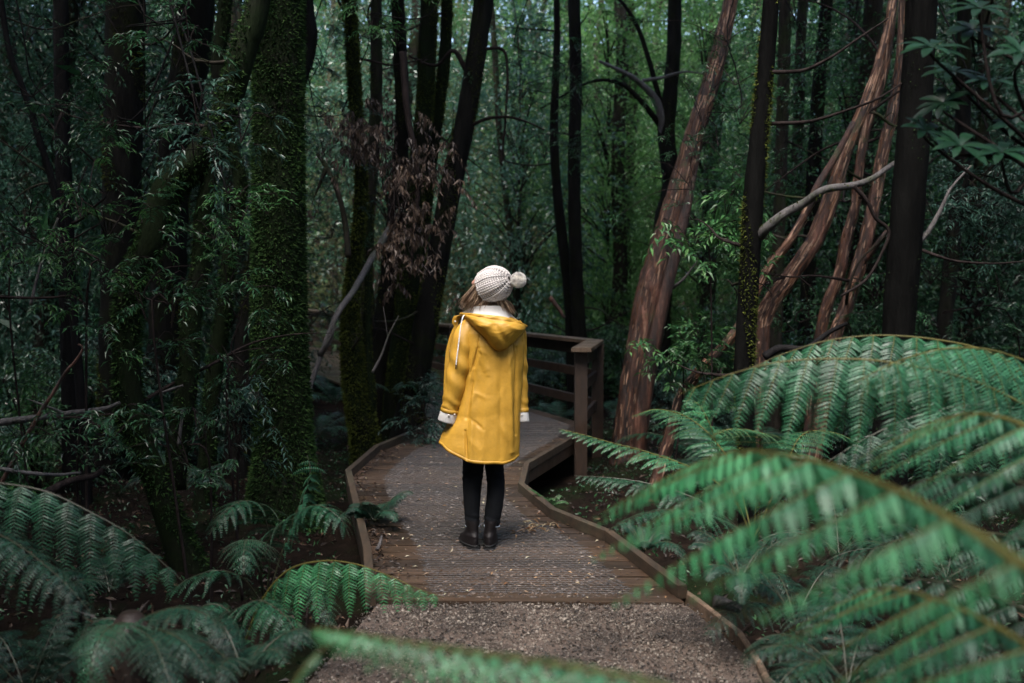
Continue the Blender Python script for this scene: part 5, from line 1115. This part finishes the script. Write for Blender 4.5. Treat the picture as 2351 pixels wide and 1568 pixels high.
sap = [
 ('narrow-leaved sapling in the upper left corner, in front of the thin pole', [(50, 60), (70, 180), (120, 260), (30, 380), (60, 480)], .3, 44, M_LEAF, 6.8, .045),
 ('sapling with fresh leaves left of the elbowed trunk, around the narrow straight trunk', [(200, 380), (180, 450), (240, 500), (160, 560), (230, 600), (200, 680)], .22, 56, M_LEAF_L, 5.6, .045),
 ('leafy spray hanging from the top edge over the broad dark trunk', [(330, 30), (380, 60), (430, 40), (400, 100), (290, 60)], .16, 26, M_LEAF, 5.2, .045),
 ('slender sapling in front of the second broad trunk, small leaves in tiers', [(270, 270), (330, 250), (360, 330), (320, 420), (300, 480)], .2, 30, M_LEAF, 5.4, .05),
 ('sapling with glinting leaves over the elbow of the leaning trunk', [(440, 300), (470, 260), (500, 330), (390, 350), (450, 230), (550, 270)], .14, 26, M_LEAF_B, 5.0, .05),
 ('sapling of bright green leaves between the elbowed trunk and the thickest trunk', [(520, 440), (540, 480), (530, 520), (545, 560), (520, 610), (490, 500)], .12, 34, M_LEAF_L, 5.6, .042),
 ('weak sapling with pale leaves low against the elbowed trunk', [(370, 620), (330, 680), (390, 700), (350, 740), (440, 610)], .16, 26, M_LEAF, 5.2, .05),
 ('sapling in the dim gap left of the thickest trunk at its middle height', [(540, 680), (555, 720), (530, 800), (560, 840), (520, 880)], .14, 30, M_LEAF, 5.6, .04),
 ('sapling with wet pale leaves beside the mossy foot of the thickest trunk', [(560, 930), (580, 960), (550, 1000), (590, 900), (540, 960)], .10, 28, M_LEAF_B, 6.0, .05),
 ('low leafy shrub between the fallen branches and the leaning trunk', [(190, 960), (240, 990), (130, 960), (180, 1010), (260, 950)], .14, 24, M_LEAF, 5.0, .05),
 ('low leafy shrub at the foot of the leaning mossy trunk', [(470, 1000), (480, 1060), (450, 960), (430, 1020)], .14, 22, M_LEAF, 5.5, .045),
 ('leafy spray at the top between the thickest trunk and the yellow mossy one', [(720, 60), (740, 130), (710, 200), (760, 260), (740, 330), (750, 420)], .26, 50, M_LEAF_B, 9.8, .055),
 ('fresh green spray left of the dead foliage', [(740, 340), (770, 400), (730, 470), (760, 520), (790, 560)], .22, 44, M_LEAF, 10.5, .055),
 ('leafy plant with pale wet leaves beside the left kerb behind the coat', [(960, 890), (975, 930), (950, 960), (990, 960), (930, 1000), (975, 1000)], .12, 36, M_LEAF_B, 9.6, .06),
 ('spray of fresh narrow leaves hanging at the top above the twin mossy trunks', [(905, 60), (915, 100), (850, 30), (990, 30)], .16, 18, M_LEAF_L, 8.0, .055),
 ('hanging foliage before the upper part of the twin dark trunks', [(1240, 120), (1300, 160), (1340, 230), (1290, 280), (1250, 340), (1320, 330), (1180, 100), (1200, 200)], .34, 90, M_LEAF, 11.5, .055),
 ('foliage spray hanging over the upper part of the red leaning trunk', [(1620, 260), (1600, 330), (1590, 400), (1650, 300), (1680, 420), (1700, 250), (1690, 160), (1670, 60)], .3, 90, M_LEAF, 8.2, .04),
 ('shrub of broad glossy leaves left of the mossy-edged trunk', [(1640, 480), (1670, 460), (1650, 530), (1600, 560), (1690, 540), (1630, 590)], .14, 36, M_LEAF_L, 7.4, .085),
 ('low shrub of broad glossy leaves left of the mossy-edged trunk at railing height', [(1560, 760), (1580, 800), (1600, 740), (1540, 830), (1570, 860)], .14, 30, M_LEAF_L, 8.2, .08),
 ('blue-green shrub with massed small leaves at the right edge', [(2250, 400), (2290, 380), (2330, 420), (2220, 450), (2300, 470), (2190, 480), (2340, 500), (2260, 510), (2150, 470)], .26, 130, M_LEAF_B, 8.0, .055),
 ('sapling behind the pale red stems, leaves showing between them', [(1920, 620), (1990, 700), (1950, 740), (2010, 660), (1860, 700), (1830, 740)], .26, 50, M_LEAF, 9.6, .06),
 ('fine-leaved sapling right of the black trunk at railing height', [(2140, 620), (2180, 660), (2160, 720), (2240, 700), (2300, 660), (2330, 740)], .3, 70, M_LEAF, 8.5, .05),
 ('dim sapling between the mossy-edged trunk and the bowed red trunk', [(1800, 300), (1830, 380), (1800, 200), (1850, 120), (1840, 460)], .3, 60, M_LEAF, 10.5, .055),
 ('bright green sapling by the left edge of the picture at head height', [(20, 560), (60, 600), (20, 680), (90, 560), (50, 500)], .3, 50, M_LEAF, 7.0, .05),
]
for k, (lab, pts, rad, n, mt, D, leaf) in enumerate(sap):
    sapling('leafy_sapling' if D < 12 else 'shrub', lab, pts, rad, int(n * .62), mt, 400 + k, D, leaf=leaf, twig=leaf * 3.2, lw=.3 if leaf > .07 else .24, stem=True)

# broad-leaved shrub, top right
def rosette_shrub():
    rg = np.random.default_rng(77); D = 3.4
    cs = [(2232, 68), (2165, 235), (2332, 285), (2205, 335), (2275, 190), (2125, 300), (2345, 120), (2250, 20), (2140, 110), (2300, 350), (2190, 165)]
    b0 = at(2420, 1000, 3.6); b0[2] = ground_h(b0[0], b0[1]); root = thing('broad_leaved_shrub', 'shrub with rosettes of long glossy dark leaves in the upper right corner', 'shrub', b0)
    lb, sb = MB(), MB(); hub = at(2480, 420, 3.5)
    sb.add(*tube(spline([b0, (b0 + hub) / 2 + [.1, 0, 0], hub, hub + [-.1, 0, .8]], 20), np.linspace(.03, .012, 20), 8))
    for c in cs:
        d_ = D + rg.uniform(-.25, .35); p = at(c[0], c[1], d_); sb.add(*tube(spline([hub + [0, 0, rg.uniform(-.2, .6)], (hub + p) / 2 + rg.normal(0, .05, 3), p + [0, 0, -.03], p], 14), np.linspace(.009, .004, 14), 6))
        ax = nrm(np.array([rg.normal(0, .3), -.45 + rg.normal(0, .2), .9])); x = nrm(np.cross(ax, [0, 1, .2])); y = np.cross(ax, x); m = 11
        for i in range(m):
            th = i * 2.4; d = x * math.cos(th) + y * math.sin(th); el = .15 + .35 * (i / m); dd = nrm(d + ax * el); L = rg.uniform(.09, .14)
            t = np.linspace(0, 1, 9); wdt = L * .135 * np.sin(np.pi * t ** 1.25) ** .8 + .0015; wdt[-1] = .0005
            cc = p + L * (dd[None] * t[:, None] - np.array([0, 0, 1.]) * .35 * (t ** 2)[:, None]); s = nrm(np.cross(dd, ax)); u = np.cross(s, dd)
            V = np.concatenate([cc - s * wdt[:, None] + u * .15 * wdt[:, None], cc, cc + s * wdt[:, None] + u * .15 * wdt[:, None]])
            j = np.arange(8); lb.add(V, np.concatenate([np.stack([j, j + 9, j + 10, j + 1], -1), np.stack([j + 9, j + 18, j + 19, j + 10], -1)]))
    obj('foliage', lb.mesh('foliage', [M_BIGLEAF], True, b0), root); obj('stem', sb.mesh('stem', [M_TWIG], True, b0), root)
rosette_shrub()

# dead foliage hanging on a broken branch
def dead():
    rg = np.random.default_rng(88); D = 8.6
    pts = [(800, 300), (850, 330), (880, 350), (830, 280), (920, 430), (960, 450), (990, 400), (940, 490), (970, 540), (930, 560), (900, 500), (985, 480), (1000, 330), (950, 380), (900, 250), (960, 600), (860, 300)]
    W = np.array([at(p[0], p[1], D + rg.uniform(-.3, .3)) for p in pts]); b0 = at(905, 500, 8.7)
    root = thing('dead_branch', 'broken branch with hanging clusters of dead brown leaves left of the curved trunk', 'branch', b0)
    sb = MB()
    sb.add(*tube(spline([at(925, 120, 8.9), at(935, 260, 8.8), at(960, 400, 8.7), at(950, 540, 8.6), at(940, 640, 8.6)], 30), np.linspace(.035, .012, 30), 8))
    for wv in W: 
        n_ = nrm(b0 - wv); sb.add(*tube(spline([b0 + [0, 0, rg.uniform(-.3, .6)], (b0 + wv) / 2 + rg.normal(0, .08, 3), wv], 10), np.linspace(.009, .003, 10), 5))
    b, M, P = sprigs(W[rg.integers(0, len(W), 88)] + rg.normal(size=(88, 3)) * [.13, .2, .15], 3, .17, .075, rg, .34, 1.2)
    n = len(M); d = nrm(rg.normal(scale=.35, size=(n, 3)) + [0, 0, -1]); l = rg.uniform(.04, .085, n)
    b.add(*stamp(LEAF, LEAF_F, scaled(orient(d, rdir(n)), l * .32, l), P), 0)
    obj('foliage', b.mesh('foliage', [M_DEAD, M_TWIG], False, b0), root); obj('stem', sb.mesh('stem', [M_TWIG], True, b0), root)
dead()

# ------------------------------------------------------------------ fallen and dead branches
def branch(label, pts, r, mat, kids=(), D=None, name='fallen_branch'):
    P = np.array([at(p[0], p[1], p[2]) for p in pts]); n = max(14, 7 * len(P)); Q = spline(P, n); wv = wob(hash_(label))
    b = MB(); b.add(*tube(Q, np.linspace(r[0], r[1], n), 8, lambda t, th: .18 * wv(t * 3, th)))
    o = tag(obj(name, b.mesh(name, [mat], True, P[0]), None, tuple(P[0])), label, 'branch')
    for kp in kids:
        K = np.array([at(*p) for p in kp]); kb = MB(); kb.add(*tube(spline(K, 12), np.linspace(r[1] * .9, .002, 12), 6)); obj('twig', kb.mesh('twig', [mat], True, P[0]), o)
branch('pale broken branch leaning between the thickest trunk and the yellow mossy trunk', [(706, 905, 8.6), (735, 820, 8.7), (775, 720, 8.8), (810, 670, 9.1), (850, 600, 9.6), (920, 480, 10)], (.022, .035), M_LICHEN, [[(735, 815, 8.7), (762, 770, 8.6), (770, 730, 8.6)]])
branch('forked white twig standing against the dark trunk behind the deck', [(855, 855, 8.6), (877, 812, 8.6), (892, 770, 8.6), (915, 725, 8.6)], (.012, .004), M_LICHEN, [[(890, 775, 8.6), (885, 735, 8.6), (880, 700, 8.6), (888, 680, 8.6), (898, 662, 8.6)]])
branch('bare grey branch arching at the upper left of the yellow mossy trunk', [(728, 352, 9.4), (750, 385, 9.4), (775, 440, 9.3), (792, 510, 9.3), (800, 590, 9.2)], (.018, .03), M_BARK_FAR, [[(750, 385, 9.4), (735, 420, 9.4), (715, 470, 9.4)]])
branch('reddish twig bending steeply upward at the left among the fallen branches', [(0, 1115, 5.2), (45, 1030, 5.2), (90, 950, 5.2), (120, 905, 5.2), (150, 855, 5.2), (172, 830, 5.2), (190, 800, 5.2), (180, 790, 5.2)], (.013, .006), M_RED)
branch('grey dead branch lying level from the left edge to the leaning trunk', [(-40, 975, 5.6), (60, 962, 5.6), (150, 950, 5.7), (240, 938, 5.8), (275, 925, 5.8)], (.022, .012), M_LICHEN, [[(150, 950, 5.7), (100, 930, 5.6), (60, 915, 5.6)]])
branch('long grey stick low above the left fern', [(-40, 1070, 4.8), (60, 1085, 4.8), (130, 1090, 4.9), (185, 1085, 5.0)], (.012, .007), M_LICHEN)
branch('dark stick resting under the grey one, tilted up to the broad trunk', [(100, 1135, 4.8), (160, 1105, 4.9), (215, 1092, 5.0), (240, 1075, 5.1)], (.022, .014), M_TWIG)
branch('thin pale pole standing tilted in the left undergrowth', [(70, 700, 6.2), (90, 620, 6.2), (110, 560, 6.2), (133, 500, 6.2)], (.010, .007), M_LICHEN)
branch('thin brown branch reaching level from the left edge at mid height', [(-30, 680, 6.0), (60, 684, 6.0), (120, 683, 6.0), (165, 680, 6.0), (200, 700, 6.0)], (.010, .006), M_TWIG)
branch('short pale dead stick upright between the leaning trunks near the ground', [(410, 1020, 5.9), (415, 980, 5.9), (420, 940, 5.9)], (.012, .008), M_LICHEN)
branch('short pale dead stick lying level against the leaning trunk', [(370, 902, 5.9), (395, 893, 5.9), (420, 885, 5.9)], (.008, .007), M_LICHEN)
branch('dark branch curving low over the fern to the bowed red trunk', [(1755, 820, 6.2), (1790, 800, 6.2), (1850, 800, 6.2), (1900, 765, 6.3), (1945, 742, 6.3)], (.028, .012), M_BARK_PLAIN)
branch('orange-brown broken stick behind the railing near the twin trunks', [(1262, 682, 12), (1280, 705, 12), (1296, 730, 12)], (.03, .02), M_RED)
branch('grey log lying at the edge of the gravel under the big fern', [(1640, 1380, 4.2), (1670, 1388, 4.2), (1700, 1398, 4.2)], (.03, .02), M_LICHEN)
branch('small knotty stick lying against the left kerb', [(866, 1262, 5.55), (872, 1248, 5.6), (876, 1232, 5.65)], (.012, .008), M_LICHEN)

# ------------------------------------------------------------------ litter on deck and ground
def litter():
    rg = np.random.default_rng(9)
    def scatter(n, x, y, z, lo, hi, mat, nm, lab, tm=(LEAF, LEAF_F), wd=.35, tilt=.25):
        l = rg.uniform(lo, hi, n); d = rg.normal(size=(n, 3)); d[:, 2] *= tilt
        V, Fs = stamp(tm[0], tm[1], scaled(orient(nrm(d), nrm(rg.normal(scale=tilt, size=(n, 3)) + [0, 0, 1])), l * wd, l), np.stack([x, y, z], -1))
        tag(obj(nm, mesh_np(nm, V, Fs, False, [mat])), lab, 'leaves', kind='stuff')
    n = 480; y = 4.75 + 6.5 * rg.random(n) ** 1.3; l, r = interp(LEFT, y), interp(RIGHT, y); u = rg.beta(.55, .55, n); x = l + .03 + (r - l - .06) * u
    scatter(n, x, y, np.full(n, .008), .010, .042, M_CHIP, 'fallen_leaves', 'small pale and orange leaves fallen on the wet boards')
    n = 420; y = 4.75 + 4.5 * rg.random(n); l = interp(LEFT, y); x = l + .02 + np.abs(rg.normal(0, .07, n))
    scatter(n, x, y, np.full(n, .010), .02, .05, M_LITTER, 'leaf_litter', 'brown leaves gathered along the left kerb')
    n = 16000; x = rg.uniform(-7, 7, n); y = rg.uniform(1.5, 13, n); l, r = interp(LEFT, y), interp(RIGHT, y); k = (x < l - .14) | (x > r + .14); x, y = x[k], y[k]
    scatter(len(x), x, y, ground_h(x, y) + .012, .02, .07, M_LITTER, 'leaf_litter', 'brown leaf litter covering the forest floor', wd=.4, tilt=.45)
    n = 26000; x = rg.uniform(-7, 7, n); y = rg.uniform(1.5, 14, n); l, r = interp(LEFT, y), interp(RIGHT, y); k = ((x < l - .16) | (x > r + .16)) & (np.sin(x * 1.9) + np.sin(y * 2.3 + x) > -.9); x, y = x[k], y[k]
    scatter(len(x), x, y, ground_h(x, y) + rg.uniform(.01, .10, len(x)), .02, .045, M_LEAF, 'ground_cover', 'small green plants growing over the forest floor', wd=.45, tilt=.8)
    n = 1500; x = rg.uniform(-6, 6, n); y = rg.uniform(2.5, 13, n); l, r = interp(LEFT, y), interp(RIGHT, y); k = (x < l - .2) | (x > r + .2); x, y = x[k], y[k]
    scatter(len(x), x, y, ground_h(x, y) + .02, .1, .45, M_TWIG, 'twigs', 'thin dead twigs strewn on the forest floor', tm=(BLADE, BLADE_F), wd=.025, tilt=.3)
    # orange bark shreds on the right of the deck
    c = np.array([gr(1232, 1213), gr(1262, 1208), gr(1215, 1222)]); n = 60; p = c[rg.integers(0, 3, n)] + rg.normal(size=(n, 3)) * [.06, .05, 0]
    scatter(n, p[:, 0], p[:, 1], np.full(n, .012), .03, .09, M_CHIP, 'bark_shreds', 'orange bark shreds lying on the deck right of the boots', wd=.14)
litter()
# undergrowth between trunks further back
def undergrowth():
    rg = np.random.default_rng(14); ms = []
    for mt, lf in ((M_LEAF, .07), (M_LEAF_B, .075), (M_LEAF_L, .06)):
        n = 34; th = rg.uniform(0, 6.28, n); C = np.stack([.45 * np.cos(th) * rg.random(n), .45 * np.sin(th) * rg.random(n), rg.uniform(.1, 1.0, n)], -1)
        b, M, P = sprigs(C, 6, .26, lf, rg, .3, .5); b.add(*stamp(LEAF, LEAF_F, M, P), 0)
        for c in C[::2]: b.add(*tube(spline([[0, 0, -.1], c * [.4, .4, .6], c], 6), np.linspace(.008, .003, 6), 4), 1)
        ms.append(b.mesh('undergrowth_shrub', [mt, M_TWIG]))
    fr = MB(); rgf = np.random.default_rng(3)
    for k in range(9):
        az = k * .7 + rgf.uniform(-.2, .2); bb = frond(arch(np.zeros(3), az, rgf.uniform(.8, 1.1), rgf.uniform(.5, 1), rgf.uniform(.5, .9)), .26, 18, .04, seed=k, npl=12, rr=.005)
        for V in bb.V: pass
        off = fr.n; fr.V += bb.V
        for kk, L in bb.F.items(): fr.F.setdefault(kk, []).extend([f + off for f in L])
        fr.n += bb.n
    fm = fr.mesh('understorey_fern', [M_FERN_D, M_RACHIS_D]); cnt = 0
    for i in range(2500):
        y = rg.uniform(8.5, 33); x = rg.uniform(-.62, .62) * y
        l, r = float(interp(LEFT, y)), float(interp(RIGHT, y))
        if l - .75 < x < r + .85: continue
        if y < 11 and -2.2 < x < 1.6: continue
        if y < 23 and 650 < 1175 + x / y * F < 1150: continue
        if cnt >= 285: break
        cnt += 1; kfern = rg.random() < .35; k = int(rg.choice([0, 0, 1, 2]))
        o = obj('understorey_fern' if kfern else 'undergrowth_shrub', fm if kfern else ms[k], None, (x, y, float(ground_h(x, y))))
        s = rg.uniform(.7, 1.4); o.scale = (s, s, s); o.rotation_euler = (0, 0, rg.uniform(0, 6.28))
        if kfern: tag(o, 'arching fern among the trunks of the middle distance', 'fern', 'ferns of the forest understorey')
        else: tag(o, ['dark leafy shrub among the trunks of the middle distance', 'blue-green leafy shrub among the trunks of the middle distance', 'fresh green leafy shrub among the trunks of the middle distance'][k], 'shrub', ['dark', 'blue-green', 'fresh green'][k] + ' shrubs of the forest understorey')
undergrowth()
